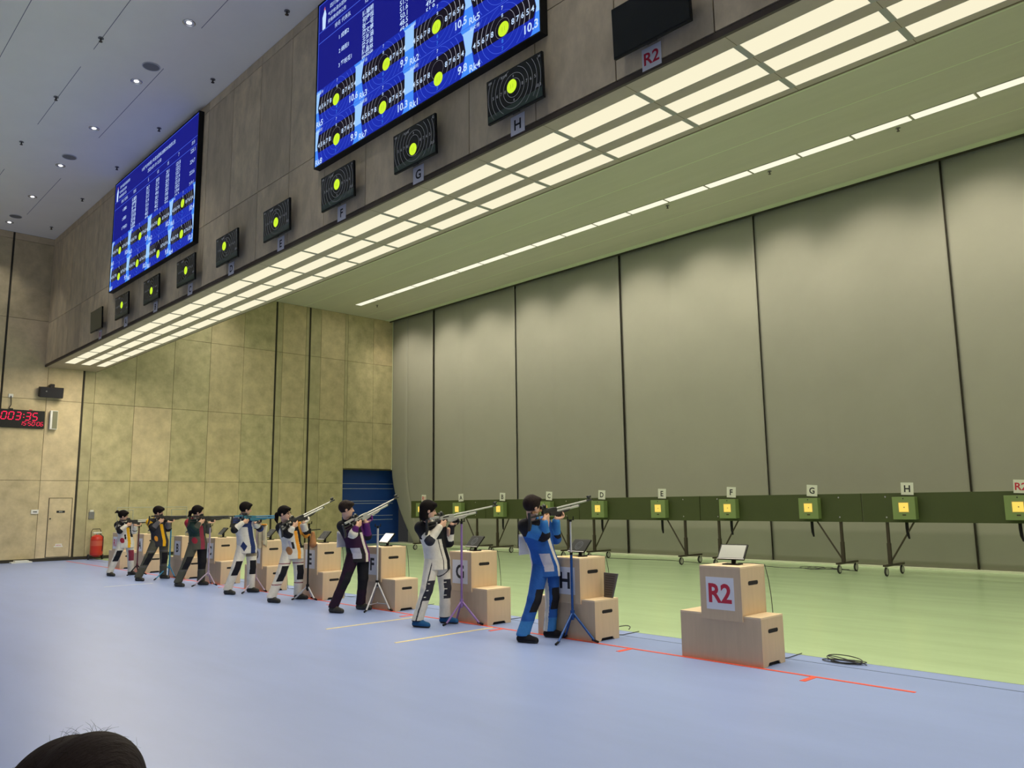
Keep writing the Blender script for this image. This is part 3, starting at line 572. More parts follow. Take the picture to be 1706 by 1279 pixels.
# ------------------------------------------------------------------ wooden lane boxes
lr = [-3.70, -1.80, 0.60, 2.449, 4.455, 6.48, 8.568, 10.636, 12.487, 14.572]
ur = [-0.16, -0.20, -0.20, -0.29, -0.16, -0.165, -0.345, -0.29, -0.20, -0.183]
def slot(m, x, y0, y1, z, r):
    pts = []
    for i in range(9): a = -math.pi / 2 + math.pi * i / 8; pts.append((y1 - r + r * math.cos(a), z + r * math.sin(a)))
    for i in range(9): a = math.pi / 2 + math.pi * i / 8; pts.append((y0 + r + r * math.cos(a), z + r * math.sin(a)))
    m.prism(pts, 'x', x, x + 0.0015, 'hole_shade')  # near-black plate in place of the shade inside a cut-out
low = up = None; ups = []
for k, ln in enumerate(LANES):
    x1 = lr[k]; x0 = x1 - 0.917
    if low is None:
        low = empty('plinth_box', (x0, 0.02, 0), cat='box', group='wide wooden base boxes on the firing line')
        m = MB(); m.box((0, 0, 0.0), (0.917, 0.018, 0.444), 'wood'); m.box((0, 0.408, 0.0), (0.917, 0.426, 0.444), 'wood')
        for xa in (0.0, 0.899): m.prism([(0.018, 0), (0.09, 0), (0.115, 0.035), (0.31, 0.035), (0.335, 0), (0.408, 0), (0.408, 0.444), (0.018, 0.444)], 'x', xa, xa + 0.018, 'wood')
        m.build('body', low, bevel=0.002)
        m = MB(); m.box((0.0, 0, 0.444), (0.917, 0.426, 0.462), 'wood_edge'); m.build('top_board', low, bevel=0.002)
        m = MB(); m.box((0.03, 0.03, 0.001), (0.893, 0.40, 0.040), 'hole_shade'); m.build('floor_gap_shade', low)  # dark slab added as the shade beneath the box
        m = MB(); slot(m, 0.9168, 0.125, 0.312, 0.325, 0.019); m.build('hand_hole_shade', low); o = low
    else: o = dup(low, (x0, 0.02, 0))
    o['label'] = f'wide low wooden box on the red line under the box marked {ln}'
    xu1 = x1 + ur[k]; xu0 = xu1 - 0.467
    if up is None:
        up = empty('lane_box', (xu0, 0.0, 0.462), cat='box', group='lettered wooden boxes on the firing line')
        m = MB(); m.box((0, 0, -0.055), (0.467, 0.018, 0.452), 'wood'); m.box((0, 0.448, -0.055), (0.467, 0.466, 0.452), 'wood')
        m.box((0, 0.018, 0.002), (0.018, 0.448, 0.452), 'wood'); m.box((0.449, 0.018, 0.002), (0.467, 0.448, 0.452), 'wood'); m.build('body', up, bevel=0.002)
        m = MB(); m.box((0, 0, 0.452), (0.467, 0.466, 0.470), 'wood_edge'); m.build('top_board', up, bevel=0.002)
        m = MB(); slot(m, 0.4668, 0.135, 0.325, 0.305, 0.020); m.build('hand_hole_shade', up); o = up
    else: o = dup(up, (xu0, 0.0, 0.462))
    o['label'] = f'pale wooden box with paper reading {ln} stacked on the firing line'; ups.append((o, xu0))
for k, ln in enumerate(LANES):
    o, xu0 = ups[k]
    m = MB(); m.box((0.07, -0.0015, 0.045), (0.388, 0, 0.36), 'paper'); s_ = m.build('paper_sign', o)
    m = MB(); m.text(ln, (0.229, -0.0025, 0.205), (1, 0, 0), (0, 0, 1), 0.19, 'ink_red' if ln[0] == 'R' else 'ink_black', maxw=0.26, bold=0.03); m.build('lettering', s_)
    # small tilted shot monitor on each box
    if k == 0: continue
    r = empty('tablet', (xu0 + 0.24, 0.24, 0.932), rz=math.radians(8 if k == 9 else -6), label=f'small tilted shot monitor on the box marked {ln}' + (', its screen glaring white' if k in (6, 9) else ''), cat='monitor', group='small shot monitors on the wooden boxes')
    m = MB(); m.box((-0.085, -0.06, 0), (0.085, 0.07, 0.012), 'black_plastic'); m.cyl((0, 0.03, 0.01), (0, 0.035, 0.10), 0.022, 'black_plastic'); m.build('stand_base', r, smooth=False)
    m = MB(); m.T = Matrix.Translation((0, 0.02, 0.125)) @ Matrix.Rotation(math.radians(-42), 4, 'X')
    m.box((-0.145, -0.008, -0.095), (0.145, 0.012, 0.095), 'black_plastic'); m.box((-0.145, -0.010, -0.095), (0.145, -0.008, -0.088), 'silver'); m.build('casing', r, bevel=0.003)
    m = MB(); m.T = Matrix.Translation((0, 0.02, 0.125)) @ Matrix.Rotation(math.radians(-42), 4, 'X')
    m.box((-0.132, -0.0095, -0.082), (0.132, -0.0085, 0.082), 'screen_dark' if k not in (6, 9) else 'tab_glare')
    if k not in (6, 9):
        for R in (0.02, 0.04, 0.06):
            pts = ring_pts(0.0, 0, R, 24)
            for (xa, za), (xb, zb) in zip(pts, pts[1:]): m.poly([(xa * 0.93, -0.0100, za * 0.93), (xb * 0.93, -0.0100, zb * 0.93), (xb, -0.0100, zb), (xa, -0.0100, za)], 'e_white_dim')
    m.build('display', r)
    if k in (4, 5, 6, 7, 8, 9):
        xe = xu0 + 0.467
        m = MB(); m.tube([(xu0 + 0.27, 0.30, 0.945), (xu0 + 0.38, 0.40, 0.942), (xe + 0.0, 0.478, 0.93), (xe + 0.03, 0.485, 0.78), (xe + 0.05, 0.485, 0.60), (xe + 0.06, 0.49, 0.30), (xe + 0.09, 0.50, 0.02), (xe + 0.12, 0.62, 0.008), (xe + 0.1, 0.95, 0.006)], 0.0042, 'cable', n=6)
        tag(m.build('power_cable', smooth=True), f'thin black cable running down behind the box marked {ln}', 'cable', 'cables behind the wooden boxes')
# dark slotted panel on box H
r = empty('vented_panel', (12.42, 0.36, 0.463), rz=math.radians(-12), label='dark grey slotted panel leaning on the box base behind the H box', cat='panel')
m = MB(); sh = lambda z: 0.10 * z
pts = [(-0.10, 0.0), (0.055, 0.0), (0.165, 0.285), (-0.09, 0.285)]
m.prism(pts, 'y', 0, 0.02, 'mesh_grey'); m.build('panel', r, bevel=0.002)
m = MB()
for i in range(9): m.box((-0.07 + 0.002 * i, -0.002, 0.03 + 0.027 * i), (0.05 + 0.009 * i, 0, 0.040 + 0.027 * i), 'mesh_dark')
m.build('slots', r)
# loose papers on the G and H boxes
for (x, y, a, lb, mm) in ((10.03, 0.12, 15, 'loose white paper sheet on top of the box marked G', 'card_white'), (12.02, 0.12, -10, 'loose orange-edged sheet on top of the box marked H', 'tape_yellow')):
    m = MB(); m.box((-0.09, -0.06, 0), (0.09, 0.06, 0.004), mm); tag(m.build('paper_sheet', loc=(x, y, 0.933), rot=(0, 0, math.radians(a))), lb, 'paper')

# ------------------------------------------------------------------ end wall fittings
def seg_digits(m, s_, x, y, z, h, mm, slant=0.14, th=0.13):
    """seven segment lettering on the end wall: reading +Y, normal +X"""
    SEG = {'0': 'abcdef', '1': 'bc', '3': 'abcdg', '5': 'acdfg', '6': 'acdefg'}
    w_ = h * 0.55; t = h * th
    pos = {'a': ((0, 1), (1, 1)), 'b': ((1, 1), (1, .5)), 'c': ((1, .5), (1, 0)), 'd': ((0, 0), (1, 0)), 'e': ((0, 0), (0, .5)), 'f': ((0, .5), (0, 1)), 'g': ((0, .5), (1, .5))}
    for ch in s_:
        if ch == ':':
            for zz in (0.28, 0.68): m.box((x, y + 0.1 * h, z + zz * h), (x + 0.001, y + 0.1 * h + t, z + zz * h + t), mm)
            y += h * 0.33; continue
        for sg in SEG[ch]:
            (a0, b0), (a1, b1) = pos[sg]
            p0 = Vector((a0 * w_ + slant * b0 * h, b0 * h)); p1 = Vector((a1 * w_ + slant * b1 * h, b1 * h)); d = (p1 - p0).normalized(); p0 += d * t * 0.45; p1 -= d * t * 0.45
            n = Vector((-d.y, d.x)) * t / 2
            q = [p0 - n, p1 - n, p1 + n, p0 + n]; m.poly([(x + 0.001, y + a.x, z + a.y) for a in q], mm)
        y += h * 0.83
r = empty('led_clock', (XL, -1.47, 4.27), label='black wall clock with red LED digits 003:35 and 15:50:06', cat='clock')
m = MB(); m.box((0, -0.72, -0.27), (0.07, 0.70, 0.27), 'black_plastic'); m.build('housing', r, bevel=0.006)
m = MB(); seg_digits(m, '003:35', 0.071, -0.46, -0.03, 0.225, 'e_redled'); seg_digits(m, '15:50:06', 0.071, 0.04, -0.19, 0.115, 'e_redled'); m.build('digits', r)
m = MB(); m.box((0.02, 0.28, 0.27), (0.05, 0.36, 0.295), 'ink_red'); m.box((0.02, -0.26, 0.27), (0.05, -0.15, 0.30), 'black_plastic'); m.build('connector', r)
m = MB(); m.box((0.0, -0.06, 0), (0.03, 0.06, 0.11), 'white_plastic'); r = tag(m.build('wall_socket', loc=(XL, -1.70, 4.90), bevel=0.004), 'small white socket on the wall above the red LED clock', 'socket')
m = MB(); m.tube([(0.04, 0, 0.05), (0.05, 0.01, -0.1), (0.04, 0.02, -0.22), (0.03, -0.03, -0.33)], 0.012, 'cable'); m.build('plug_cable', r, smooth=True)
r = empty('wall_speaker', (XL, -0.62, 5.17), rot=(0, math.radians(12), math.radians(-8)), label='black horizontal loudspeaker mounted high on the end wall', cat='speaker')
m = MB(); m.prism([(0.12, -0.36), (0.30, -0.33), (0.36, 0.29), (0.12, 0.32)], 'z', -0.16, 0.15, 'speaker_black'); m.build('cabinet', r, bevel=0.012)
m = MB(); m.box((0, -0.06, 0.02), (0.16, 0.06, 0.24), 'speaker_black'); m.build('bracket', r)
m = MB(); m.cyl((0.325, -0.16, 0.03), (0.335, -0.16, 0.03), 0.022, 'grey_plastic'); m.build('badge', r, smooth=True)
r = empty('column_speaker', (XL, -0.52, 4.28), label='slim white column speaker beside the red LED clock', cat='speaker')
m = MB(); m.box((0.05, -0.12, -0.29), (0.17, 0.09, 0.29), 'white_plastic'); m.build('cabinet', r, bevel=0.01)
m = MB(); m.box((0.17, -0.06, -0.27), (0.174, 0.08, 0.27), 'grille_olive'); m.build('grille', r)
m = MB(); m.box((0, -0.03, -0.05), (0.06, 0.03, 0.05), 'black_plastic'); m.build('bracket', r)
r = empty('wall_panel', (XL, -0.835, 1.485), label='small white control box on the wall left of the service door', cat='switch')
m = MB(); m.box((0, -0.10, -0.06), (0.035, 0.10, 0.065), 'white_plastic'); m.build('housing', r, bevel=0.004)
m = MB(); m.box((0.035, -0.05, -0.015), (0.037, 0.06, 0.012), 'ink_black'); m.build('display', r)
r = empty('wall_control', (XL, 0.75, 1.37), label='small grey control box with white lid above the fire extinguisher', cat='switch')
m = MB(); m.box((0, -0.08, -0.13), (0.045, 0.08, 0.09), 'grey_plastic'); m.build('housing', r, bevel=0.004)
m = MB(); m.box((0, -0.05, 0.09), (0.04, 0.05, 0.15), 'white_plastic'); m.build('lid', r, bevel=0.004)
for k, (z, y0, y1) in enumerate(((0.0, -1.40, -0.86), (0.036, -1.30, -0.95))):
    m = MB(); m.box((XL + 0.02, y0, z), (XL + 0.30, y1, z + 0.034), 'card_white'); tag(m.build('foam_block', bevel=0.004), ['flat white block on floor by the end wall, lower of two', 'flat white block by the end wall, stacked on the other'][k], 'block', 'white blocks by the wall')
# fire extinguisher trolley
r = empty('fire_extinguisher', (-8.42, 0.82, 0), label='red wheeled fire extinguisher standing against the end wall', cat='extinguisher')
m = MB(); prof = [(0.10, 0.10), (0.175, 0.14), (0.185, 0.2), (0.185, 0.62), (0.16, 0.70), (0.09, 0.745), (0.05, 0.76)]
for (r0, z0), (r1, z1) in zip(prof, prof[1:]): m.cyl((0, 0, z0), (0, 0, z1), r0, 'ext_red', r2=r1, n=22, caps=False)
m.cyl((0, 0, 0.09), (0, 0, 0.10), 0.1, 'ext_red', n=22); m.build('tank', r, smooth=True)
m = MB(); m.cyl((0, 0, 0.75), (0, 0, 0.80), 0.03, 'chrome'); m.box((-0.05, -0.12, 0.80), (0.02, 0.12, 0.84), 'white_plastic'); m.build('valve', r)
m = MB(); m.tube([(-0.12, -0.14, 0.2), (-0.13, -0.14, 0.85), (-0.12, -0.10, 0.93), (-0.12, 0.10, 0.93), (-0.13, 0.14, 0.85), (-0.12, 0.14, 0.2)], 0.011, 'steel_dark'); m.build('handle', r, smooth=True)
for s_ in (-1, 1):
    m = MB(); m.torus((-0.08, 0.20 * s_, 0.085), (0, 1, 0), 0.062, 0.024, 'tyre'); m.cyl((-0.08, 0.20 * s_ - 0.01, 0.085), (-0.08, 0.20 * s_ + 0.01, 0.085), 0.055, 'steel_dark'); m.build('wheel', r, smooth=True)
m = MB(); m.tube([(0.03, 0.05, 0.79), (0.12, 0.14, 0.7), (0.16, 0.13, 0.45), (0.15, 0.12, 0.25)], 0.012, 'cable'); m.build('hose', r, smooth=True)
m = MB(); m.cyl((0, 0, 0.42), (0, 0, 0.58), 0.1865, 'ext_label', n=22, caps=False); m.build('label_band', r, smooth=True)
# thin metal rack behind the far shooters
r = empty('metal_rack', (-8.55, 2.5, 0), label='thin grey metal rack frame in front of the end wall, behind the far shooters', cat='rack')
m = MB()
for a, b in (((0, -1.1, 0.0), (0, -1.1, 1.58)), ((0, 1.1, 0.0), (0, 1.1, 1.58)), ((0, -1.1, 1.58), (0, 1.1, 1.58)), ((0, -1.1, 0.62), (0, 1.1, 0.62)), ((0, 0.6, 0.62), (0, 0.6, 1.50)), ((0, 0.6, 1.50), (0, 1.1, 1.50)), ((0, -1.04, 1.50), (0, -0.62, 1.50)), ((0, -0.62, 0.62), (0, -0.62, 1.50))): m.cyl(a, b, 0.013, 'alu', n=8)
m.build('frame', r, smooth=True)
for s_ in (-1.1, 1.1):
    m = MB(); m.box((-0.22, s_ - 0.02, 0), (0.22, s_ + 0.02, 0.03), 'alu'); m.build('foot', r)

# ------------------------------------------------------------------ cables on the floor
def cable(pts, rad, lb, group=None, name='floor_cable', z=0.0):
    # smooth the polyline
    P = [Vector(p) for p in pts]; out = []
    for i in range(len(P) - 1):
        p0 = P[max(i - 1, 0)]; p1 = P[i]; p2 = P[i + 1]; p3 = P[min(i + 2, len(P) - 1)]
        for t in range(6):
            t /= 6; out.append(0.5 * ((2 * p1) + (-p0 + p2) * t + (2 * p0 - 5 * p1 + 4 * p2 - p3) * t * t + (-p0 + 3 * p1 - 3 * p2 + p3) * t ** 3))
    out.append(P[-1]); m = MB(); m.tube(out, rad, 'cable', n=6); return tag(m.build(name, smooth=True), lb, 'cable', group)
rn = random.Random(5)
cable([(-4 + 0.62 * i, 10.75 + 0.16 * math.sin(i * 1.3) + 0.05 * rn.random(), 0.006) for i in range(20)], 0.007, 'thin black cable snaking on green floor below targets A to E', 'cables below the targets')
cable([(7.6 + 0.3 * i, 10.7 + 0.12 * math.sin(i * 0.9) + 0.08 * rn.random(), 0.006) for i in range(12)], 0.007, 'thin black cable on green floor below targets F and G', 'cables below the targets')
lo = []
for i in range(46):
    a = i * 0.62; lo.append((9.75 + 0.03 * i * 0.6 + 0.24 * math.cos(a), 10.65 + 0.20 * math.sin(a), 0.008 + 0.035 * abs(math.sin(i * 0.37))))
cable(lo, 0.006, 'tangled loops of thin cable on the floor left of the castors below G', 'cables below the targets')
cable([(12.01, 0.72, 0.006), (12.03, 0.86, 0.02), (12.12, 1.02, 0.04), (12.18, 1.04, 0.03), (12.20, 0.99, 0.006)], 0.006, 'short bent cable end on the floor right of box H')
lo = []
for i in range(62):
    a = i * 0.55; e = 1 + 0.22 * math.sin(i * 0.43); lo.append((15.0 + 0.165 * e * math.cos(a) + 0.02 * math.sin(i * 0.31), 0.80 + 0.085 * e * math.sin(a), 0.006 + 0.050 * (0.5 + 0.5 * math.sin(i * 0.47)) * (0.5 + 0.5 * math.sin(a * 0.5))))
lo += [(15.12, 0.82, 0.03), (15.20, 0.80, 0.012), (15.23, 0.77, 0.012)]
cable(lo, 0.0045, 'tangled coil of black cable on blue floor right of the R2 box', name='cable_coil')

# ------------------------------------------------------------------ rifle stands
def tripod(x, y, ztop, zhub, feet, pole, leg, label, upper=None, zsplit=None, rest=True, spread=None):
    r = empty('rifle_stand', (x, y, 0), label=label, cat='stand', group='tripod rifle stands')
    m = MB(); zs = zsplit or ztop - 0.02; m.cyl((0, 0, zhub - 0.07), (0, 0, zs), 0.0155, pole, n=12)
    if upper: m.cyl((0, 0, zs), (0, 0, ztop - 0.02), 0.0105, upper, n=12)
    m.build('pole', r, smooth=True)
    m = MB(); m.cyl((0, 0, zhub - 0.05), (0, 0, zhub + 0.04), 0.026, pole if pole != 'silver' else 'black_plastic', n=14); m.build('collar', r, smooth=True)
    m = MB(); m.cyl((0, 0, zs - 0.02), (0, 0, zs + 0.01), 0.018, 'black_plastic'); m.build('height_clamp', r, smooth=True)
    feet = [(fx, min(fy, -0.002 - y)) for fx, fy in feet]
    for fx, fy in feet:
        m = MB(); m.cyl((fx * 0.06, fy * 0.06, zhub), (fx, fy, 0.022), 0.0135, leg, n=10); l = m.build('leg', r, smooth=True)
        m = MB(); d = Vector((fx, fy, 0)).normalized() * 0.05; m.cyl((fx - d.x * 0.6, fy - d.y * 0.6, 0.035), (fx + d.x, fy + d.y, 0.012), 0.0135, 'black_matte', n=10); m.build('foot_tip', l, smooth=True)
    if rest:
        m = MB(); m.cyl((0, 0, ztop - 0.03), (0, 0, ztop - 0.012), 0.017, 'black_plastic'); m.box((-0.012, -0.05, ztop - 0.014), (0.012, 0.05, ztop - 0.004), 'black_plastic'); m.cyl((0, -0.045, ztop - 0.01), (0, -0.05, ztop + 0.03), 0.007, 'black_plastic'); m.cyl((0, 0.045, ztop - 0.01), (0, 0.05, ztop + 0.03), 0.007, 'black_plastic'); m.build('rest_fork', r, smooth=True)
    return r
def feet3(a0, R): return [(R * math.cos(math.radians(a0 + 120 * i)), R * math.sin(math.radians(a0 + 120 * i))) for i in range(3)]
# ================================================================== rifles
def rifle(O, elev, Lg, metal, stock, label, wood='gun_black', yaw=0.0, thick=False):
    r = empty('air_rifle', O, rot=(math.radians(elev), 0, math.radians(yaw)), label=label, cat='rifle', group='air rifles held by the shooters')
    m = MB(); m.cyl((0, 0.12, 0), (0, Lg - 0.09, 0), 0.0115 if not thick else 0.0125, metal, n=12); (m.cyl((0, 0.14, 0), (0, Lg * 0.62, 0), 0.019, metal, n=12) if thick else None); m.cyl((0, Lg - 0.10, 0), (0, Lg, 0), 0.0135 if not thick else 0.015, 'gun_black', n=12); m.build('barrel', r, smooth=True)
    m = MB(); m.box((-0.006, Lg - 0.055, 0.008), (0.006, Lg - 0.02, 0.034), 'gun_black'); m.cyl((0, Lg - 0.065, 0.042), (0, Lg - 0.01, 0.042), 0.015, 'gun_black', n=14); m.build('front_sight', r, smooth=True)
    m = MB(); m.cyl((0, 0.14, -0.036), (0, min(0.56, Lg - 0.22), -0.036), 0.0165, metal if not thick else 'gun_black', n=12); m.cyl((0, min(0.56, Lg - 0.22), -0.036), (0, min(0.585, Lg - 0.195), -0.036), 0.018, 'gun_silver' if metal != 'gun_silver' else 'gun_black', n=12)
    m.box((-0.008, 0.42, -0.03), (0.008, 0.44, 0.004), 'gun_black'); m.build('air_cylinder', r, smooth=True)
    m = MB(); m.prism([(-0.07, -0.028), (0.17, -0.034), (0.17, 0.014), (0.10, 0.020), (-0.07, 0.018)], 'x', -0.018, 0.018, stock); m.box((-0.020, -0.02, -0.012), (0.020, 0.08, 0.006), 'gun_black'); m.build('receiver', r, bevel=0.003)
    m = MB(); m.box((-0.011, -0.055, 0.018), (0.011, 0.02, 0.030), 'gun_black'); m.box((-0.018, -0.06, 0.030), (0.018, -0.005, 0.068), 'gun_black'); m.cyl((0, -0.085, 0.048), (0, -0.06, 0.048), 0.023, 'gun_black', n=14); m.cyl((0.018, -0.032, 0.050), (0.036, -0.032, 0.050), 0.013, 'gun_black', n=10); m.cyl((0, -0.03, 0.068), (0, -0.03, 0.082), 0.012, 'gun_silver', n=10); m.build('rear_sight', r, smooth=True)
    m = MB(); m.prism([(0.05, -0.032), (0.05, -0.066), (0.12, -0.082), (0.34, -0.070), (0.40, -0.052), (0.40, -0.046), (0.20, -0.048), (0.16, -0.034)], 'x', -0.020, 0.020, stock); m.box((-0.012, 0.16, -0.115), (0.012, 0.24, -0.075), 'gun_black'); m.build('fore_end', r, bevel=0.004)
    m = MB(); m.prism([(0.02, -0.025), (-0.035, -0.028), (-0.075, -0.125), (-0.03, -0.14), (-0.005, -0.09)], 'x', -0.017, 0.017, wood); m.torus((0, 0.045, -0.052), (1, 0, 0), 0.022, 0.003, 'gun_black', n=14, k=6); m.build('grip', r, bevel=0.005)
    m = MB(); m.box((-0.007, -0.27, -0.045), (0.007, -0.05, -0.028), 'gun_black'); m.box((-0.006, -0.27, -0.085), (0.006, -0.09, -0.075), 'gun_black'); m.box((-0.006, -0.13, -0.085), (0.006, -0.115, -0.03), 'gun_silver'); m.build('stock_rail', r)
    m = MB(); m.prism([(-0.24, 0.0), (-0.08, 0.004), (-0.08, 0.028), (-0.12, 0.034), (-0.24, 0.030)], 'x', -0.021, 0.015, wood if wood != 'gun_black' else stock); m.box((-0.005, -0.17, -0.03), (0.005, -0.15, 0.005), 'gun_silver'); m.build('cheek_piece', r, bevel=0.005)
    m = MB(); m.prism([(-0.29, 0.02), (-0.27, 0.02), (-0.275, -0.12), (-0.30, -0.175), (-0.325, -0.185), (-0.30, -0.10)], 'x', -0.018, 0.018, 'gun_black'); m.build('butt_plate', r, bevel=0.004)
    return r

# ================================================================== figures: smooth blended volumes turned into one surface
class Field:
    def __init__(s, lo, hi, vox):
        s.v = vox; s.lo = np.array(lo, float); n = np.ceil((np.array(hi) - s.lo) / vox).astype(int) + 1
        s.ax = [s.lo[i] + np.arange(n[i]) * vox for i in range(3)]; s.d = np.full(tuple(n), 0.5, np.float32)
    def sub(s, lo, hi):
        sl = []
        for i in range(3):
            a = max(0, int((lo[i] - s.lo[i]) / s.v)); b = min(len(s.ax[i]), int((hi[i] - s.lo[i]) / s.v) + 2)
            if b <= a: return None
            sl.append(slice(a, b))
        X = s.ax[0][sl[0]][:, None, None]; Y = s.ax[1][sl[1]][None, :, None]; Z = s.ax[2][sl[2]][None, None, :]
        return tuple(sl), X, Y, Z
    def merge(s, sl, dn, k):
        d = s.d[sl]
        if k > 0:
            h = np.clip(0.5 + 0.5 * (d - dn) / k, 0, 1); s.d[sl] = d + (dn - d) * h - k * h * (1 - h)
        else: s.d[sl] = np.minimum(d, dn)
    def cone(s, a, b, ra, rb, k=0.015):
        a = np.array(a, float); b = np.array(b, float); R = max(ra, rb) + k + 2 * s.v
        g = s.sub(np.minimum(a, b) - R, np.maximum(a, b) + R)
        if g is None: return s
        sl, X, Y, Z = g; ab = b - a; L2 = max(ab @ ab, 1e-9)
        t = np.clip(((X - a[0]) * ab[0] + (Y - a[1]) * ab[1] + (Z - a[2]) * ab[2]) / L2, 0, 1)
        dn = np.sqrt((X - a[0] - t * ab[0]) ** 2 + (Y - a[1] - t * ab[1]) ** 2 + (Z - a[2] - t * ab[2]) ** 2) - (ra + (rb - ra) * t)
        s.merge(sl, dn.astype(np.float32), k); return s
    def chain(s, pts, rs, k=0.015):
        for i in range(len(pts) - 1): s.cone(pts[i], pts[i + 1], rs[i], rs[i + 1], k)
        return s
    def ell(s, c, r, B=None, k=0.015, cutter=False, keep=None):
        c = np.array(c, float); r = np.array(r, float); B = np.eye(3) if B is None else np.array(B, float); R = r.max() + k + 2 * s.v
        g = s.sub(c - R, c + R)
        if g is None: return s
        sl, X, Y, Z = g; X = X - c[0]; Y = Y - c[1]; Z = Z - c[2]
        q = [X * B[i][0] + Y * B[i][1] + Z * B[i][2] for i in range(3)]
        k0 = np.sqrt(sum((q[i] / r[i]) ** 2 for i in range(3))); k1 = np.sqrt(sum((q[i] / r[i] ** 2) ** 2 for i in range(3))) + 1e-9
        dn = k0 * (k0 - 1) / k1
        if keep is not None: dn = np.maximum(dn, keep(q[0], q[1], q[2]))
        if cutter: s.d[sl] = np.maximum(s.d[sl], -dn)
        else: s.merge(sl, dn.astype(np.float32), k)
        return s
    def trunk(s, rows, lat, k=0.02):
        """rows: (centre, half width, half depth) from low to high; lat = unit lateral vector (horizontal)"""
        lat = np.array(lat, float); dep = np.array([lat[1], -lat[0], 0.0])
        zs = np.array([r[0][2] for r in rows]); R = max(max(r[1], r[2]) for r in rows) + k + 0.05
        cs = np.array([r[0] for r in rows])
        g = s.sub([cs[:, 0].min() - R, cs[:, 1].min() - R, zs[0] - 0.03 - k], [cs[:, 0].max() + R, cs[:, 1].max() + R, zs[-1] + 0.03 + k])
        sl, X, Y, Z = g; zc = np.clip(Z, zs[0], zs[-1])
        cx = np.interp(zc, zs, cs[:, 0]); cy = np.interp(zc, zs, cs[:, 1]); w_ = np.interp(zc, zs, [r[1] for r in rows]); dd = np.interp(zc, zs, [r[2] for r in rows])
        a = (X - cx) * lat[0] + (Y - cy) * lat[1]; b = (X - cx) * dep[0] + (Y - cy) * dep[1]
        e = (np.abs(a / w_) ** 2.4 + np.abs(b / dd) ** 2.4) ** (1 / 2.4); dn = (e - 1) * np.minimum(w_, dd)
        over = np.maximum(Z - zs[-1], zs[0] - Z); dn = np.maximum(dn, over)
        s.merge(sl, (dn + 0 * X).astype(np.float32), k); return s
    def cut(s, p, n):
        """remove everything on the +n side of the plane through p"""
        p = np.array(p, float); n = np.array(n, float); n /= np.linalg.norm(n)
        X = s.ax[0][:, None, None]; Y = s.ax[1][None, :, None]; Z = s.ax[2][None, None, :]
        s.d = np.maximum(s.d, ((X - p[0]) * n[0] + (Y - p[1]) * n[1] + (Z - p[2]) * n[2]).astype(np.float32)); return s
    def mesh(s):
        d = s.d; d[0] = d[-1] = 0.5; d[:, 0] = d[:, -1] = 0.5; d[:, :, 0] = d[:, :, -1] = 0.5
        ins = d < 0; nx, ny, nz = d.shape
        c = [ins[i:nx - 1 + i, j:ny - 1 + j, k:nz - 1 + k] for i in (0, 1) for j in (0, 1) for k in (0, 1)]
        anyi = np.logical_or.reduce(c); alli = np.logical_and.reduce(c); act = anyi & ~alli
        idx = np.argwhere(act); vid = np.full(act.shape, -1, np.int64); vid[act] = np.arange(len(idx))
        acc = np.zeros((len(idx), 3)); cnt = np.zeros(len(idx)); I, J, K = idx.T
        for ax in range(3):
            o = [a for a in range(3) if a != ax]
            for u in (0, 1):
                for v in (0, 1):
                    off = [0, 0, 0]; off[o[0]] = u; off[o[1]] = v; off2 = list(off); off2[ax] = 1
                    d0 = d[I + off[0], J + off[1], K + off[2]]; d1 = d[I + off2[0], J + off2[1], K + off2[2]]
                    cr = (d0 < 0) != (d1 < 0); t = np.where(cr, d0 / np.where(cr, d0 - d1, 1), 0)
                    p = np.zeros((len(idx), 3)); p[:, o[0]] = u; p[:, o[1]] = v; p[:, ax] = t
                    acc[cr] += p[cr]; cnt[cr] += 1
        V = s.lo + (idx + acc / cnt[:, None]) * s.v
        F = []
        for ax in range(3):
            o = [(1, 2), (2, 0), (0, 1)][ax]
            sl0 = [slice(None)] * 3; sl1 = [slice(None)] * 3; sl0[ax] = slice(0, -1); sl1[ax] = slice(1, None)
            a = ins[tuple(sl0)]; b = ins[tuple(sl1)]; e = np.argwhere(a != b); sg = a[tuple(e.T)]
            ok = np.ones(len(e), bool)
            for q in o: ok &= (e[:, q] > 0) & (e[:, q] < d.shape[q] - 1)
            e = e[ok]; sg = sg[ok]
            def cell(du, dv):
                g = e.copy(); g[:, o[0]] += du; g[:, o[1]] += dv; return vid[tuple(g.T)]
            q = np.stack([cell(-1, -1), cell(0, -1), cell(0, 0), cell(-1, 0)], 1); q[~sg] = q[~sg][:, ::-1]; F.append(q)
        F = np.concatenate(F); F = F[(F >= 0).all(1)]
        return V, F
def field_obj(name, F, parent, mats, colour=None, origin=(0, 0, 0)):
    V, Q = F.mesh(); V = V - np.array(origin)
    me = bpy.data.meshes.new(name); me.vertices.add(len(V)); me.vertices.foreach_set('co', V.astype(np.float32).ravel())
    me.loops.add(len(Q) * 4); me.loops.foreach_set('vertex_index', Q.ravel().astype(np.int32)); me.polygons.add(len(Q))
    me.polygons.foreach_set('loop_start', np.arange(0, len(Q) * 4, 4, dtype=np.int32)); me.polygons.foreach_set('use_smooth', [True] * len(Q))
    for m_ in mats: me.materials.append(MATS[m_])
    if colour is not None:
        C = V[Q].mean(1); me.polygons.foreach_set('material_index', colour(C).astype(np.int32))
    me.update(calc_edges=True); me.validate()
    o = bpy.data.objects.new(name, me); COL.objects.link(o)
    if parent is not None: o.parent = parent
    return o
A3 = lambda *p: np.array(p, float)
def nrm(v): v = np.array(v, float); return v / np.linalg.norm(v)

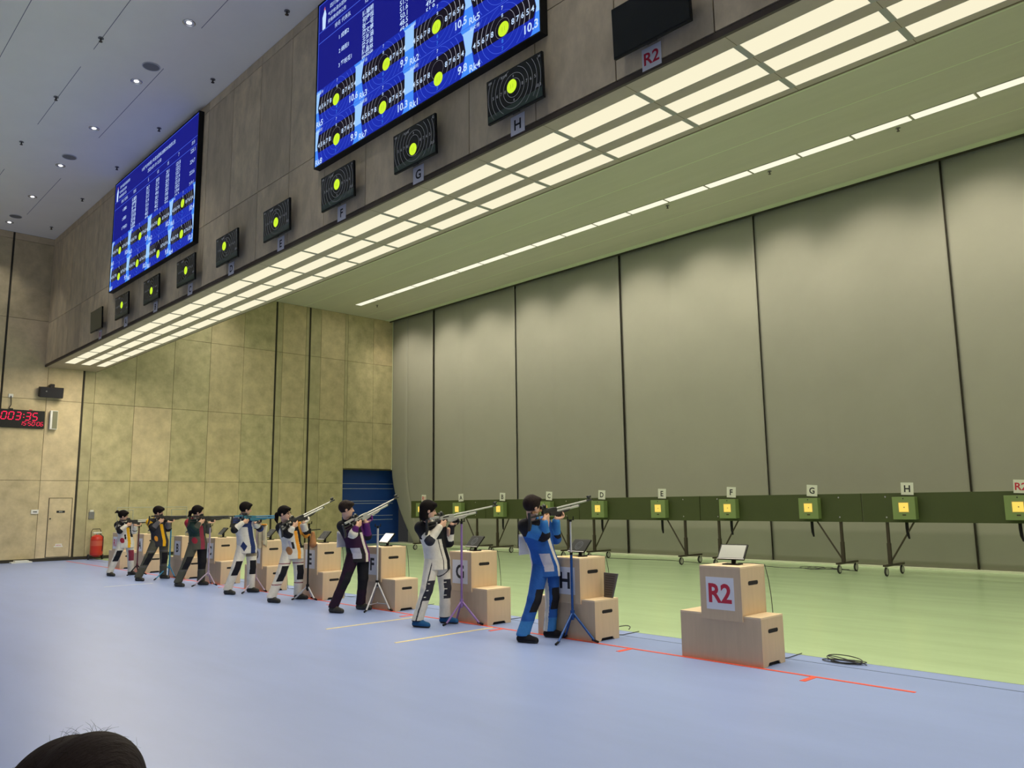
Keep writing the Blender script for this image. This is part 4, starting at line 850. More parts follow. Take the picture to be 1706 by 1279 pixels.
def hand(F, wrist, fdir, pdir, side, curl, r=0.0088, k=0.006, spread=0.0):
    """palm from wrist along fdir; pdir = palm normal (fingers curl towards it); side = towards the thumb"""
    fdir = nrm(fdir); pdir = nrm(pdir); side = nrm(side)
    kn = []
    for i in range(4):
        b = wrist + fdir * (0.082 - 0.006 * abs(i - 1)) + side * (0.030 - 0.0205 * i)
        F.cone(wrist + side * (0.014 - 0.010 * i) + fdir * 0.008, b, 0.0155, 0.0118, 0.010); kn.append(b)
    ls = [(0.036, 0.024, 0.019), (0.041, 0.027, 0.020), (0.038, 0.025, 0.019), (0.029, 0.019, 0.017)]
    for i, b in enumerate(kn):
        a = 0.0; p = b
        for j, L in enumerate(ls[i]):
            a += math.radians(curl[j] + 3 * i); d = fdir * math.cos(a) + pdir * math.sin(a); q = p + d * L
            F.cone(p, q, r * (1.08 - 0.07 * j), r * (1.0 - 0.08 * j), k * 0.6); p = q
    t0 = wrist + side * 0.026 + fdir * 0.022 + pdir * 0.006; t1 = t0 + nrm(fdir * 0.6 + side * 0.65 + pdir * 0.45) * 0.036; t2 = t1 + nrm(fdir * 0.85 + side * 0.05 + pdir * 0.6) * 0.028; t3 = t2 + nrm(fdir * 0.75 - side * 0.15 + pdir * 0.7) * 0.022
    F.chain([t0, t1, t2, t3], [0.0135, 0.0112, 0.0098, 0.0082], 0.007)

def figure(name, J, st, label, vox):
    xc = J['xc']; root = empty('person', (xc, (J['rf'][1] + J['lf'][1]) / 2, 0), label=label, cat='person')
    org = A3(xc, (J['rf'][1] + J['lf'][1]) / 2, 0); W = lambda p: A3(*p) + A3(xc, 0, 0) - org
    rf = W((J['rf'][0], J['rf'][1], 0)); lf = W((J['lf'][0], J['lf'][1], 0))
    head = W(J['head']); neck = W(J['neck']); rs = W(J['rs']); re = W(J['re']); rh = W(J['rh']); le = W(J['le']); lh = W(J['lh'])
    ls = W(J['ls']) if 'ls' in J else rs + A3(0.06, 0.335, 0.035)
    pel = A3(0.0, J['py'] - org[1] + 0.02, J.get('pz', 0.86)); hl = A3(0.0, 1.0, 0.0)
    sp = (rs + ls) / 2; rhip = pel + A3(0, -0.085, -0.02); lhip = pel + A3(0, 0.085, -0.02)
    fd = nrm(A3(0.97, 0.24, 0)); fdl = nrm(A3(0.93, 0.36, 0))
    ra = rf - fd * 0.055 + A3(0, 0, 0.085); la = lf - fdl * 0.055 + A3(0, 0, 0.085)
    zk = 0.47; mk = lambda h_, a_: h_ + (a_ - h_) * ((h_[2] - zk) / (h_[2] - a_[2])) + A3(0.035, 0, 0)
    rk = mk(rhip, ra); lk = mk(lhip, la)
    sc = st.get('size', 1.0)
    hd = nrm(J['look']); hs = nrm(np.cross(hd, A3(0, 0, 1)) + A3(0, 0, J.get('tilt', 0.0))); hu = np.cross(hs, hd)   # face, right ear, crown
    B = [hd, hs, hu]; H = lambda a, b, c: head + hd * a + hs * b + hu * c
    lo = np.minimum.reduce([rf, lf, head, rs, re, rh, le, lh]) - A3(0.26, 0.24, 0.02); hi = np.maximum.reduce([rf, lf, head, ls, re, rh, le, lh]) + A3(0.26, 0.26, 0.26); lo[2] = -0.02
    # --- body
    F = Field(lo, hi, vox)
    F.trunk([(pel + A3(0, 0, -0.06), 0.145, 0.10), (pel, 0.15, 0.10), (pel * 0.6 + sp * 0.4, 0.12, 0.088), (pel * 0.25 + sp * 0.75, 0.15, 0.10), (sp, 0.14, 0.085)], nrm((ls - rs) * A3(1, 1, 0)), 0.03)
    F.chain([sp + A3(0, 0, 0.0), neck + A3(0, 0, 0.0), head - hu * 0.05 - hd * 0.015], [0.062, 0.052, 0.055], 0.02)
    for a, b, c in ((rs, re, rh), (ls, le, lh)): F.chain([a, b, c - nrm(c - b) * 0.05], [0.046, 0.038, 0.026], 0.015)
    for a, b, c in ((rhip, rk, ra), (lhip, lk, la)): F.chain([a, b, c], [0.080, 0.056, 0.038], 0.02)
    F.chain([ra, rf + fd * 0.10 + A3(0, 0, 0.03)], [0.036, 0.026]); F.chain([la, lf + fdl * 0.10 + A3(0, 0, 0.03)], [0.036, 0.026])
    F.ell(H(-0.012, 0, 0.025), (0.096, 0.076, 0.095), B, 0.01); F.ell(H(0.022, 0, -0.035), (0.068, 0.060, 0.078), B, 0.02)
    F.cone(H(0.045, 0, -0.085), H(0.062, 0, -0.088), 0.026, 0.020, 0.02)                      # chin
    F.cone(H(0.084, 0, 0.010), H(0.104, 0, -0.028), 0.007, 0.0125, 0.010)                     # nose
    F.cone(H(0.078, -0.016, -0.056), H(0.078, 0.016, -0.056), 0.010, 0.010, 0.006)            # lips
    for s_ in (-1, 1):
        F.ell(H(-0.005, 0.078 * s_, -0.012), (0.020, 0.009, 0.030), B, 0.006); F.cone(H(0.076, 0.014 * s_, 0.026), H(0.066, 0.048 * s_, 0.024), 0.008, 0.007, 0.008)
        F.ell(H(0.074, 0.031 * s_, 0.004), (0.012, 0.016, 0.009), B, 0.004)
    # right hand around the grip, left hand under the fore-end
    e = math.radians(J['elev']); bd = A3(0, math.cos(e), math.sin(e)); bu = A3(0, -math.sin(e), math.cos(e)); bx = A3(1, 0, 0)
    O = rh + bu * 0.060 - bx * 0.022
    wr = O - bu * 0.095 - bd * 0.085 + bx * 0.030
    if not J.get('seated'):
        hand(F, wr, nrm(bd * 0.9 + bu * 0.15), nrm(-bx + bd * 0.1), nrm(bu), (30, 62, 48)); F.chain([re, wr], [0.036, 0.026], 0.01)
        tl = J['tl']; lb = O + bd * tl - bu * 0.108
        wl = lb - bd * 0.05 - bu * 0.012 + bx * 0.012
        lhnd = (wl, nrm(bd * 0.95 + bx * 0.12), nrm(bu), nrm(-bx), (20, 48, 36))
        hand(F, *lhnd); F.chain([le, wl], [0.036, 0.027], 0.01)
    else: wr = rh; wl = lh; hand(F, wr, nrm(A3(1, 0, 0)), A3(0, 0, -1), A3(0, 1, 0), (15, 20, 20)); hand(F, wl, nrm(A3(1, 0, 0)), A3(0, 0, -1), A3(0, -1, 0), (15, 20, 20))
    hb = head - org * 0
    def bodycol(C):
        q = C - head; a = q @ hd; b = q @ hs; c = q @ hu; r_ = np.zeros(len(C))
        eye = (a > 0.060) & (np.abs(np.abs(b) - 0.031) < 0.014) & (np.abs(c - 0.004) < 0.0065); r_[eye] = 1
        brow = (a > 0.055) & (np.abs(np.abs(b) - 0.032) < 0.019) & (np.abs(c - 0.028) < 0.0055); r_[brow] = 2
        lip = (a > 0.074) & (np.abs(b) < 0.023) & (np.abs(c + 0.056) < 0.008); r_[lip] = 3
        return r_
    field_obj('body', F, root, ['skin', 'eye_dark', 'hair', 'skin_lip'], bodycol)
    # --- hair
    Fh = Field(head - 0.22, head + 0.22, min(vox, 0.007))
    Fh.ell(H(-0.016, 0, 0.034), (0.110, 0.090, 0.104), B, 0.0)
    hstyle = st['hair']
    Fh.cut(H(0.058, 0, 0.0), nrm(hd * 0.9 - hu * 0.50)) if hstyle != 'long' else None
    if hstyle == 'short': Fh.cut(H(-0.03, 0, -0.055), nrm(-hu + hd * 0.45)); Fh.ell(H(0.055, 0, 0.085), (0.055, 0.065, 0.028), B, 0.02)
    if hstyle == 'mop': Fh.ell(H(0.035, 0, 0.075), (0.078, 0.086, 0.045), B, 0.02); Fh.cut(H(-0.03, 0, -0.06), nrm(-hu + hd * 0.45))
    if hstyle == 'bob': Fh.ell(H(-0.045, 0, -0.045), (0.070, 0.086, 0.095), B, 0.02); Fh.ell(H(0.045, 0, 0.080), (0.062, 0.080, 0.040), B, 0.015); Fh.ell(H(-0.035, 0, -0.10), (0.065, 0.080, 0.045), B, 0.02)
    if hstyle in ('tail', 'tuft'):
        Fh.cut(H(-0.03, 0, -0.055), nrm(-hu + hd * 0.45)); Fh.ell(H(0.05, 0, 0.08), (0.055, 0.07, 0.03), B, 0.02)
    if hstyle == 'tail': Fh.chain([H(-0.09, 0, 0.0), H(-0.135, 0, -0.02), H(-0.14, 0, -0.10), H(-0.12, 0, -0.16)], [0.030, 0.036, 0.030, 0.012], 0.015)
    if hstyle == 'tuft': Fh.chain([H(-0.09, 0, 0.05), H(-0.15, 0, 0.075), H(-0.19, 0, 0.04)], [0.028, 0.030, 0.012], 0.015)
    if hstyle == 'long': Fh.cut(H(0.075, 0, 0.0), nrm(hd * 0.9 - hu * 0.35)); Fh.ell(H(-0.04, 0, -0.08), (0.08, 0.10, 0.12), B, 0.03)
    Fh.ell(H(0.04, 0, -0.055), (0.075, 0.066, 0.088), B, 0, cutter=True)
    field_obj('hair', Fh, root, [st.get('haircol', 'hair')])
    # --- trousers
    T = Field(lo, hi, vox); fl = st.get('legw', 1.0)
    T.trunk([(pel + A3(0, 0, -0.09), 0.160, 0.115), (pel + A3(0, 0, 0.0), 0.165, 0.118), (pel + A3(0, 0, 0.10), 0.145, 0.105)], hl, 0.03)
    for h_, k_, a_ in ((rhip, rk, ra), (lhip, lk, la)):
        an = a_ + A3(0, 0, 0.0); T.chain([h_ + A3(0, 0, -0.02), k_, k_ * 0.45 + an * 0.55, an], [0.105, 0.082 * fl, 0.072 * fl, 0.078 * fl], 0.022)
    T.cut((0, 0, 0.075), (0, 0, -1)); tm = st['tm']
    def legcoord(C):
        out = np.zeros(len(C)); dr = np.abs(C[:, 1] - np.interp(C[:, 2], [ra[2], rk[2], rhip[2]], [ra[1], rk[1], rhip[1]])); dl = np.abs(C[:, 1] - np.interp(C[:, 2], [la[2], lk[2], lhip[2]], [la[1], lk[1], lhip[1]]))
        R = dr < dl; cy = np.where(R, np.interp(C[:, 2], [ra[2], rk[2], rhip[2]], [ra[1], rk[1], rhip[1]]), np.interp(C[:, 2], [la[2], lk[2], lhip[2]], [la[1], lk[1], lhip[1]]))
        cx = np.where(R, np.interp(C[:, 2], [ra[2], rk[2], rhip[2]], [ra[0], rk[0], rhip[0]]), np.interp(C[:, 2], [la[2], lk[2], lhip[2]], [la[0], lk[0], lhip[0]]))
        return R, C[:, 1] - cy, C[:, 0] - cx, C[:, 2]
    field_obj('trousers', T, root, tm, lambda C: st['tcol'](*legcoord(C)))
    # --- jacket
    K = Field(lo, hi, vox); hem = pel[2] - st.get('hem', 0.14); lat = nrm((ls - rs) * A3(1, 1, 0)); lat2 = nrm(lat + hl)
    ax_ = lambda t: pel + (sp - pel) * t
    K.trunk([(A3(pel[0], pel[1] - 0.0, hem), 0.182, 0.150), (ax_(0.0), 0.176, 0.140), (ax_(0.35), 0.158, 0.128), (ax_(0.75), 0.176, 0.132), (ax_(0.97), 0.168, 0.112), (ax_(1.0) + A3(0, 0, 0.035), 0.10, 0.075)], lat2, 0.02)
    rs2 = rs + (ls - rs) * 0.10; ls2 = ls - (ls - rs) * 0.08
    K.chain([rs2, ls2], [0.072, 0.072], 0.04); K.cone(rs2 + A3(0, 0, -0.02), ax_(0.55) - lat2 * 0.10, 0.066, 0.055, 0.04); K.cone(ls2 + A3(0, 0, -0.02), ax_(0.55) + lat2 * 0.10, 0.066, 0.055, 0.04); K.cone(sp, neck + A3(0, 0, 0.01), 0.085, 0.067, 0.02)
    cuffr = wr - nrm(wr - re) * 0.035; cuffl = wl - nrm(wl - le) * 0.035
    K.chain([rs2, re, cuffr], [0.070, 0.060, 0.047], 0.022); K.chain([ls2, le, cuffl], [0.070, 0.060, 0.047], 0.022)
    K.cut(cuffr, nrm(wr - re)) if False else None
    F2 = K
    F2.ell(H(0.01, 0, -0.03), (0.090, 0.075, 0.085), B, 0, cutter=True); K.cut((0, 0, hem), (0, 0, -1)); jm = st['jm']
    def seg(C, a, b):
        ab = b - a; t = np.clip(((C - a) @ ab) / (ab @ ab), 0, 1); return np.linalg.norm(C - a - t[:, None] * ab, axis=1), t
    def jcol(C):
        tt = np.clip((C[:, 2] - pel[2]) / (sp[2] - pel[2]), -0.4, 1.3); ax0 = pel + (sp - pel) * np.clip(tt, -0.05, 1.0)[:, None]
        d4 = [seg(C, rs, re), seg(C, re, cuffr), seg(C, ls, le), seg(C, le, cuffl)]
        l2 = lat2; s_ = (C - ax0) @ l2; f_ = (C - ax0) @ np.array([l2[1], -l2[0], 0.0])
        dt = np.sqrt((s_ / 0.165) ** 2 + (f_ / 0.125) ** 2); D = np.stack([np.where(tt < 1.12, (dt - 1) * 0.13 + 0.0, 1)] + [d4[i][0] - (0.068, 0.054, 0.068, 0.054)[i] for i in range(4)])
        D[1] -= 0.012; D[2] -= 0.014; D[3] -= 0.006; D[4] -= 0.012
        part = D.argmin(0); t = np.choose(part, [tt, d4[0][1], d4[1][1], d4[2][1], d4[3][1]])
        return st['jcol'](part, s_, f_, tt, t, C[:, 2])
    field_obj('jacket', K, root, jm, jcol)
    # --- shoes
    for p, d_, an in ((rf, fd, ra), (lf, fdl, la)):
        Q = Field(p - A3(0.22, 0.22, 0.02), p + A3(0.22, 0.22, 0.2), min(vox, 0.008))
        Q.chain([p - d_ * 0.09 + A3(0, 0, 0.040), p + d_ * 0.02 + A3(0, 0, 0.040), p + d_ * 0.11 + A3(0, 0, 0.030)], [0.046, 0.046, 0.040], 0.02); Q.cone(p - d_ * 0.06 + A3(0, 0, 0.05), an + A3(0, 0, 0.02), 0.048, 0.050, 0.02)
        Q.cut(p + A3(0, 0, 0.002), (0, 0, -1)); Q.cut(p + A3(0, 0, 0.125), (0, 0, 1))
        field_obj('shoe', Q, root, [st.get('shoe', 'shoe_dark'), 'sole'], lambda C: (C[:, 2] < 0.022) * 1.0)
    # --- glove on the left hand
    if st.get('glove') and not J.get('seated'):
        G = Field(wl - 0.2, wl + 0.2, min(vox, 0.007)); hand(G, *lhnd, r=0.0112); G.cone(wl - nrm(wl - le) * 0.05, wl + bd * 0.06, 0.036, 0.027, 0.012)
        field_obj('glove', G, root, [st['glove']])
    # --- bib cloth on the back
    if st.get('bib'):
        c = pel + (sp - pel) * 0.62; dd = np.array([lat2[1], -lat2[0], 0.0]); m = MB(); vs = []
        for j in range(7):
            for i in range(7):
                u = (i - 3) / 3 * 0.13 - 0.10; v = (j - 3) / 3 * 0.12 - 0.06; ff = 0.165 * math.sqrt(max(0.12, 1 - (min(abs(u), 0.23) / 0.27) ** 2)); p = c + lat2 * u - dd * ff + A3(0, 0, v); vs.append(tuple(p))
        m.add(vs, [(j * 7 + i, j * 7 + i + 1, (j + 1) * 7 + i + 1, (j + 1) * 7 + i) for j in range(6) for i in range(6)], 'paper'); o = m.build('bib_cloth', root, smooth=True); sm = o.modifiers.new('s', 'SOLIDIFY'); sm.thickness = 0.004; sm.offset = 0
    if st.get('glasses'):
        m = MB()
        for s_ in (-1, 1): m.torus(H(0.092, 0.033 * s_, 0.006), hd, 0.022, 0.0028, 'hair', n=16, k=5); m.cyl(H(0.088, 0.056 * s_, 0.01), H(0.0, 0.082 * s_, 0.008), 0.0022, 'hair', n=5)
        m.cyl(H(0.098, -0.011, 0.01), H(0.098, 0.011, 0.01), 0.0022, 'hair', n=5); m.build('glasses', root, smooth=True)
    if st.get('mask'):
        m = MB(); m.box((-0.001, -0.0, -0.0), (0.001, 0.001, 0.001), 'c_black')
    return root, org + O, bd
def pick(n, *rules):
    r = np.zeros(n)
    for i, m_ in rules: r[m_] = i
    return r
# ================================================================== the eight shooters
def pads(zc=0.46, hh=0.125, yw=0.062):
    """knee pads on the front and outer side"""
    return lambda R, y, x, z: (np.abs(z - zc) < hh) & (x > -0.01) & (np.abs(y) < yw)
KP = pads()
# H : blue suit
def jH(p, s, f, h, t, z):   # 0 blue 1 sky 2 black 3 white 4 lavender
    n = len(s); fr = f > 0.0
    stripe = (p == 0) & fr & (np.abs(s - (0.055 + 0.04 * (0.6 - h))) < 0.026) & (h < 0.95); back = (p == 0) & (f < -0.03) & (h < 0.55)
    patch = (p == 0) & (f > -0.06) & (s < 0.0) & (s > -0.13) & (h > -0.16) & (h < 0.28)
    top = (p == 0) & (h > 0.70) & (s < 0.02)
    return pick(n, (3, back), (4, patch), (2, top), (3, stripe), (1, (p == 1) | (p == 2) | (p == 4)), (2, (p == 1) & (t < 0.30)), (2, (p == 1) & (t > 0.82)), (2, (p == 2) & (t < 0.25)), (0, (p == 3)), (2, (p == 4) & (t < 0.35)))
def tH(R, y, x, z): return pick(len(y), (2, (z < 0.235)), (3, (x < -0.045) | (~R & (y < -0.068) & (x < 0.03))), (1, KP(R, y, x, z)))
# G : white trousers, black top of jacket
def jG(p, s, f, h, t, z):   # 0 white 1 black 2 charcoal
    line = (p == 0) & (f > 0) & (np.abs(s - 0.0) < 0.006); plk = (p == 0) & (f > 0) & (s > 0.055) & (s < 0.125)
    return pick(len(s), (1, (p == 0) & (h > 0.60)), (1, line), (1, plk), (1, (p == 0) & (h < -0.34)), (1, (p == 1) & (t < 0.55)), (2, (p == 1) & (t > 0.80)), (2, (p == 2) & (t < 0.22)), (1, (p == 3)), (1, (p == 4) & (t > 0.6)), (2, (p == 4) & (t < 0.2)))
def tG(R, y, x, z): return pick(len(y), (1, KP(R, y, x, z) & ~((np.abs(np.mod(z, 0.085) - 0.04) < 0.006) & (y < -0.03))), (1, R & (np.abs(y + 0.06) < 0.006) & (x > -0.02)), (1, (~R) & (np.abs(z - 0.70 - 0.8 * y) < 0.008)), (1, z < 0.088))
# F : dark purple suit
def jF(p, s, f, h, t, z):   # 0 purple 1 black 2 lavender-white 3 grey 4 violet 5 cream
    stripe = (p == 0) & (f > 0) & (np.abs(s - 0.075) < 0.024) & (h < 0.72); patch = (p == 0) & (f > -0.06) & (s < -0.02) & (s > -0.15) & (h > -0.20) & (h < 0.18)
    return pick(len(s), (1, (p == 0) & (h > 0.6)), (1, (p == 0) & (h <= 0.18) & (s < 0.03)), (4, (p == 0) & (s > 0.10)), (2, patch), (5, stripe), (1, (p == 1) & (t < 0.45)), (5, (p == 1) & (t > 0.75)), (3, (p == 2) & (t < 0.5)), (4, (p == 2) & (t > 0.5)), (4, p == 4), (1, p == 3))
def tF(R, y, x, z): return pick(len(y), (1, KP(R, y, x, z) | (~R & (z > 0.3))))
# E : white, orange placket, glasses
def jE(p, s, f, h, t, z):   # 0 white 1 black 2 orange 3 lavender 4 brown
    stripe = (p == 0) & (f > 0) & (np.abs(s - 0.055) < 0.032) & (h < 0.80); bl = (p == 0) & (f > 0) & (s > 0.09) & (h > 0.10); blk = (p == 0) & (f > 0) & (np.abs(s + 0.035) < 0.022) & (h > 0.08) & (h < 0.36)
    rnd_ = (p == 0) & (f > -0.05) & (((s + 0.11) / 0.045) ** 2 + ((h - 0.0) / 0.17) ** 2 < 1)
    return pick(len(s), (3, (p == 0) & (f > 0) & (s > -0.10) & (s < -0.055) & (h > 0.1) & (h < 0.4)), (1, (p == 0) & (h > 0.80)), (1, bl), (1, blk), (4, rnd_), (2, stripe), (1, (p == 0) & (h < -0.36)), (1, (p == 1) & ((t < 0.25) | (t > 0.55))), (1, (p == 2) & (t < 0.3)), (2, (p == 3)), (1, (p == 4) & (t < 0.45)))
def tE(R, y, x, z): return pick(len(y), (1, KP(R, y, x, z)), (2, (np.abs(z - 0.62) < 0.006) | (np.abs(z - 0.285) < 0.006)))
# D : white and navy
def jD(p, s, f, h, t, z):   # 0 white 1 navy 2 black 3 grey
    stripe = (p == 0) & (f > 0) & (s > 0.02) & (s < 0.115) & (h < 0.98); dia = (p == 0) & (f > -0.08) & (np.abs(s + 0.10) / 0.055 + np.abs(h + 0.02) / 0.20 < 1)
    return pick(len(s), (1, (p == 0) & (h > 0.75)), (1, stripe), (1, dia), (0, (p == 0) & (s > 0.115) & (h < 0.3)), (2, (p == 1) & ((t > 0.5))), (1, (p == 1) & (t <= 0.5)), (2, (p == 2) & (t < 0.22)), (1, p == 3), (2, (p == 4) & (t < 0.5)))
def tD(R, y, x, z): return pick(len(y), (1, KP(R, y, x, z)), (2, (~R) & (z > 0.66)))
# C : olive trousers, dark green jacket with maroon placket
def jC(p, s, f, h, t, z):   # 0 darkgreen 1 olive 2 maroon 3 grey 4 red
    stripe = (p == 0) & (f > 0) & (s > 0.015) & (s < 0.10) & (h < 0.80); rd = (p == 0) & (f > -0.07) & (((s + 0.095) / 0.05) ** 2 + ((h - 0.10) / 0.15) ** 2 < 1)
    return pick(len(s), (1, (p == 0) & (h < 0.30)), (2, stripe), (4, rd), (4, (p == 1) & (t < 0.25)), (1, (p == 2) | (p == 4) | (p == 3)))
def tC(R, y, x, z): return pick(len(y), (1, KP(R, y, x, z) | (~R & (z > 0.32) & (x > -0.03))), (2, (np.abs(z - 0.31) < 0.007)))
# B : charcoal with yellow placket
def jB(p, s, f, h, t, z):   # 0 grey 1 black 2 yellow 3 darkgrey 4 orange
    stripe = (p == 0) & (f > 0) & (np.abs(s - 0.06) < 0.034) & (h < 0.85); br = (p == 0) & (f > -0.06) & (((s + 0.10) / 0.035) ** 2 + ((h - 0.08) / 0.14) ** 2 < 1)
    return pick(len(s), (1, (p == 0) & (f < -0.02)), (2, stripe), (4, br), (2, (p == 1) & (t < 0.5) & (f < 0.12)), (1, (p == 1) & (t > 0.5)), (5, (p == 2)), (1, p == 3), (3, p == 4))
def tB(R, y, x, z): return pick(len(y), (1, KP(R, y, x, z)), (2, (np.abs(z - 0.62) < 0.007) | (np.abs(z - 0.30) < 0.007)))
# A : white with yellow placket and red round patch
def jA(p, s, f, h, t, z):   # 0 white 1 black 2 yellow 3 red 4 cream
    stripe = (p == 0) & (f > 0) & (np.abs(s - 0.045) < 0.034) & (h < 0.80); bl = (p == 0) & (f > 0) & (s > 0.085) & (h > 0.25); rd = (p == 0) & (f > -0.07) & (((s + 0.10) / 0.045) ** 2 + ((h - 0.08) / 0.15) ** 2 < 1)
    blk = (p == 0) & (f > 0) & (np.abs(s + 0.03) < 0.018) & (h > 0.15) & (h < 0.42)
    return pick(len(s), (1, (p == 0) & (h > 0.8)), (1, bl), (1, blk), (2, stripe), (3, rd), (1, (p == 1) & ((t > 0.55) | (t < 0.3))), (1, (p == 2) & (t < 0.3)), (4, (p == 2) & (t >= 0.3)), (1, (p == 4) & (t < 0.4)))
def tA(R, y, x, z): return pick(len(y), (1, KP(R, y, x, z)), (2, (~R) & KP(R, y, x, z)))
P = {
'H': dict(xc=11.898, rf=(0.005, -0.501), lf=(-0.005, -0.040), head=(0.14, -0.515, 1.542), neck=(0.05, -0.44, 1.385), rs=(0.0, -0.549, 1.318), re=(0.17, -0.345, 1.208), rh=(0.2, -0.319, 1.429), le=(0.1, -0.084, 1.151), lh=(0.2, -0.145, 1.418), py=-0.190, look=(0.18, 1, -0.02), tilt=-0.12, elev=8.7, Lg=0.82, tl=0.19),
'G': dict(xc=10.072, rf=(-0.003, -0.632), lf=(0.003, -0.176), head=(0.14, -0.625, 1.500), neck=(0.05, -0.575, 1.345), rs=(0.0, -0.687, 1.278), re=(0.17, -0.623, 1.104), rh=(0.2, -0.394, 1.348), le=(0.1, -0.242, 1.064), lh=(0.2, -0.335, 1.289), py=-0.385, look=(0.55, 1, -0.22), elev=8.5, Lg=0.98, tl=0.16),
'F': dict(xc=7.998, rf=(0.002, -0.638), lf=(-0.002, -0.156), head=(0.12, -0.562, 1.520), neck=(0.05, -0.510, 1.365), rs=(0.0, -0.600, 1.272), re=(0.17, -0.461, 1.15), rh=(0.2, -0.371, 1.331), le=(0.1, -0.165, 1.105), lh=(0.2, -0.297, 1.388), py=-0.290, look=(0.60, 1, -0.03), elev=23, Lg=0.80, tl=0.15),
'E': dict(xc=6.064, rf=(0.046, -0.672), lf=(-0.046, -0.126), head=(0.12, -0.561, 1.452), neck=(0.05, -0.510, 1.300), rs=(0.0, -0.605, 1.222), re=(0.17, -0.492, 1.108), rh=(0.2, -0.379, 1.297), le=(0.1, -0.128, 1.09), lh=(0.2, -0.211, 1.339), py=-0.345, pz=0.83, look=(1.0, 0.75, -0.04), elev=23, Lg=0.82, tl=0.17),
'D': dict(xc=4.332, rf=(0.013, -0.637), lf=(-0.014, -0.178), head=(0.14, -0.443, 1.530), neck=(0.05, -0.455, 1.385), rs=(0.0, -0.608, 1.301), re=(0.17, -0.660, 1.157), rh=(0.2, -0.430, 1.330), le=(0.1, -0.129, 1.164), lh=(0.2, -0.206, 1.343), py=-0.350, look=(0.22, 1, -0.12), tilt=-0.15, elev=0.5, Lg=0.82, tl=0.20),
'C': dict(xc=2.175, rf=(-0.008, -0.697), lf=(0.008, -0.231), head=(0.14, -0.455, 1.480), neck=(0.05, -0.470, 1.335), rs=(0.0, -0.610, 1.264), re=(0.17, -0.490, 1.124), rh=(0.2, -0.353, 1.310), le=(0.1, -0.195, 1.088), lh=(0.2, -0.228, 1.297), py=-0.385, look=(0.30, 1, -0.10), tilt=-0.15, elev=0.5, Lg=0.86, tl=0.17),
'B': dict(xc=0.136, rf=(0.08, -0.803), lf=(-0.08, -0.213), head=(0.14, -0.500, 1.478), neck=(0.05, -0.500, 1.345), rs=(0.0, -0.665, 1.257), re=(0.17, -0.614, 1.108), rh=(0.2, -0.420, 1.310), le=(0.1, -0.251, 1.096), lh=(0.2, -0.30, 1.3), py=-0.410, look=(0.45, 1, -0.25), tilt=-0.2, elev=0, Lg=0.84, tl=0.18),
'A': dict(xc=-1.623, rf=(-0.01, -0.823), lf=(0.01, -0.352), head=(0.14, -0.668, 1.390), neck=(0.05, -0.660, 1.255), rs=(0.0, -0.775, 1.180), re=(0.17, -0.740, 1.035), rh=(0.2, -0.521, 1.210), le=(0.1, -0.387, 1.020), lh=(0.2, -0.431, 1.226), py=-0.555, pz=0.78, look=(0.40, 1, -0.20), tilt=-0.15, elev=2, Lg=0.80, tl=0.17)}
ST = {
'H': dict(hair='short', haircol='hair_brown', tm=['c_blue', 'c_black', 'c_sky', 'c_cream'], tcol=tH, jm=['c_blue', 'c_sky', 'c_black', 'c_cream', 'c_lav'], jcol=jH, shoe='c_black', bib=True, legw=1.0),
'G': dict(hair='bob', tm=['c_cream', 'c_charcoal'], tcol=tG, jm=['c_cream', 'c_black', 'c_charcoal'], jcol=jG, shoe='c_teal', glove='c_black', legw=0.98),
'F': dict(hair='mop', haircol='hair_brown', tm=['c_plum', 'c_black'], tcol=tF, jm=['c_purple', 'c_black', 'c_lav', 'c_grey', 'c_violet', 'c_cream'], jcol=jF, shoe='shoe_dark', glove='c_violet', bib=True, legw=0.95),
'E': dict(hair='tail', glasses=True, tm=['c_cream', 'c_black', 'c_maroon'], tcol=tE, jm=['c_white', 'c_black', 'c_orange', 'c_lav', 'c_brown'], jcol=jE, glove='c_cream'),
'D': dict(hair='short', tm=['c_cream', 'c_black', 'c_khaki'], tcol=tD, jm=['c_white', 'c_navy', 'c_black', 'c_grey'], jcol=jD, glove='c_black'),
'C': dict(hair='tail', tm=['c_olive', 'c_black', 'c_grey'], tcol=tC, jm=['c_darkgreen', 'c_olive', 'c_maroon', 'c_grey', 'c_red'], jcol=jC),
'B': dict(hair='mop', tm=['c_olive', 'c_black', 'c_grey'], tcol=tB, jm=['c_charcoal', 'c_black', 'c_yellow', 'c_grey', 'c_orange', 'c_grey'], jcol=jB),
'A': dict(hair='tuft', tm=['c_cream', 'c_black', 'c_maroon'], tcol=tA, jm=['c_white', 'c_black', 'c_yellow', 'c_red', 'c_cream'], jcol=jA, legw=0.92)}
LB = {
'H': 'person in bright blue shooting suit aiming a silver rifle, nearest the camera',
'G': 'person in white trousers and black-topped white jacket holding a long silver rifle',
'F': 'person in dark purple shooting suit with cream placket, rifle raised upward',
'E': 'person with glasses in white suit with orange placket, looking towards the camera, rifle raised',
'D': 'person in white and navy jacket aiming a blue rifle',
'C': 'person with ponytail in dark green jacket with maroon placket aiming a rifle',
'B': 'person in charcoal jacket with yellow placket aiming a black rifle',
'A': 'small person in white suit with red round patch, farthest from the camera'}
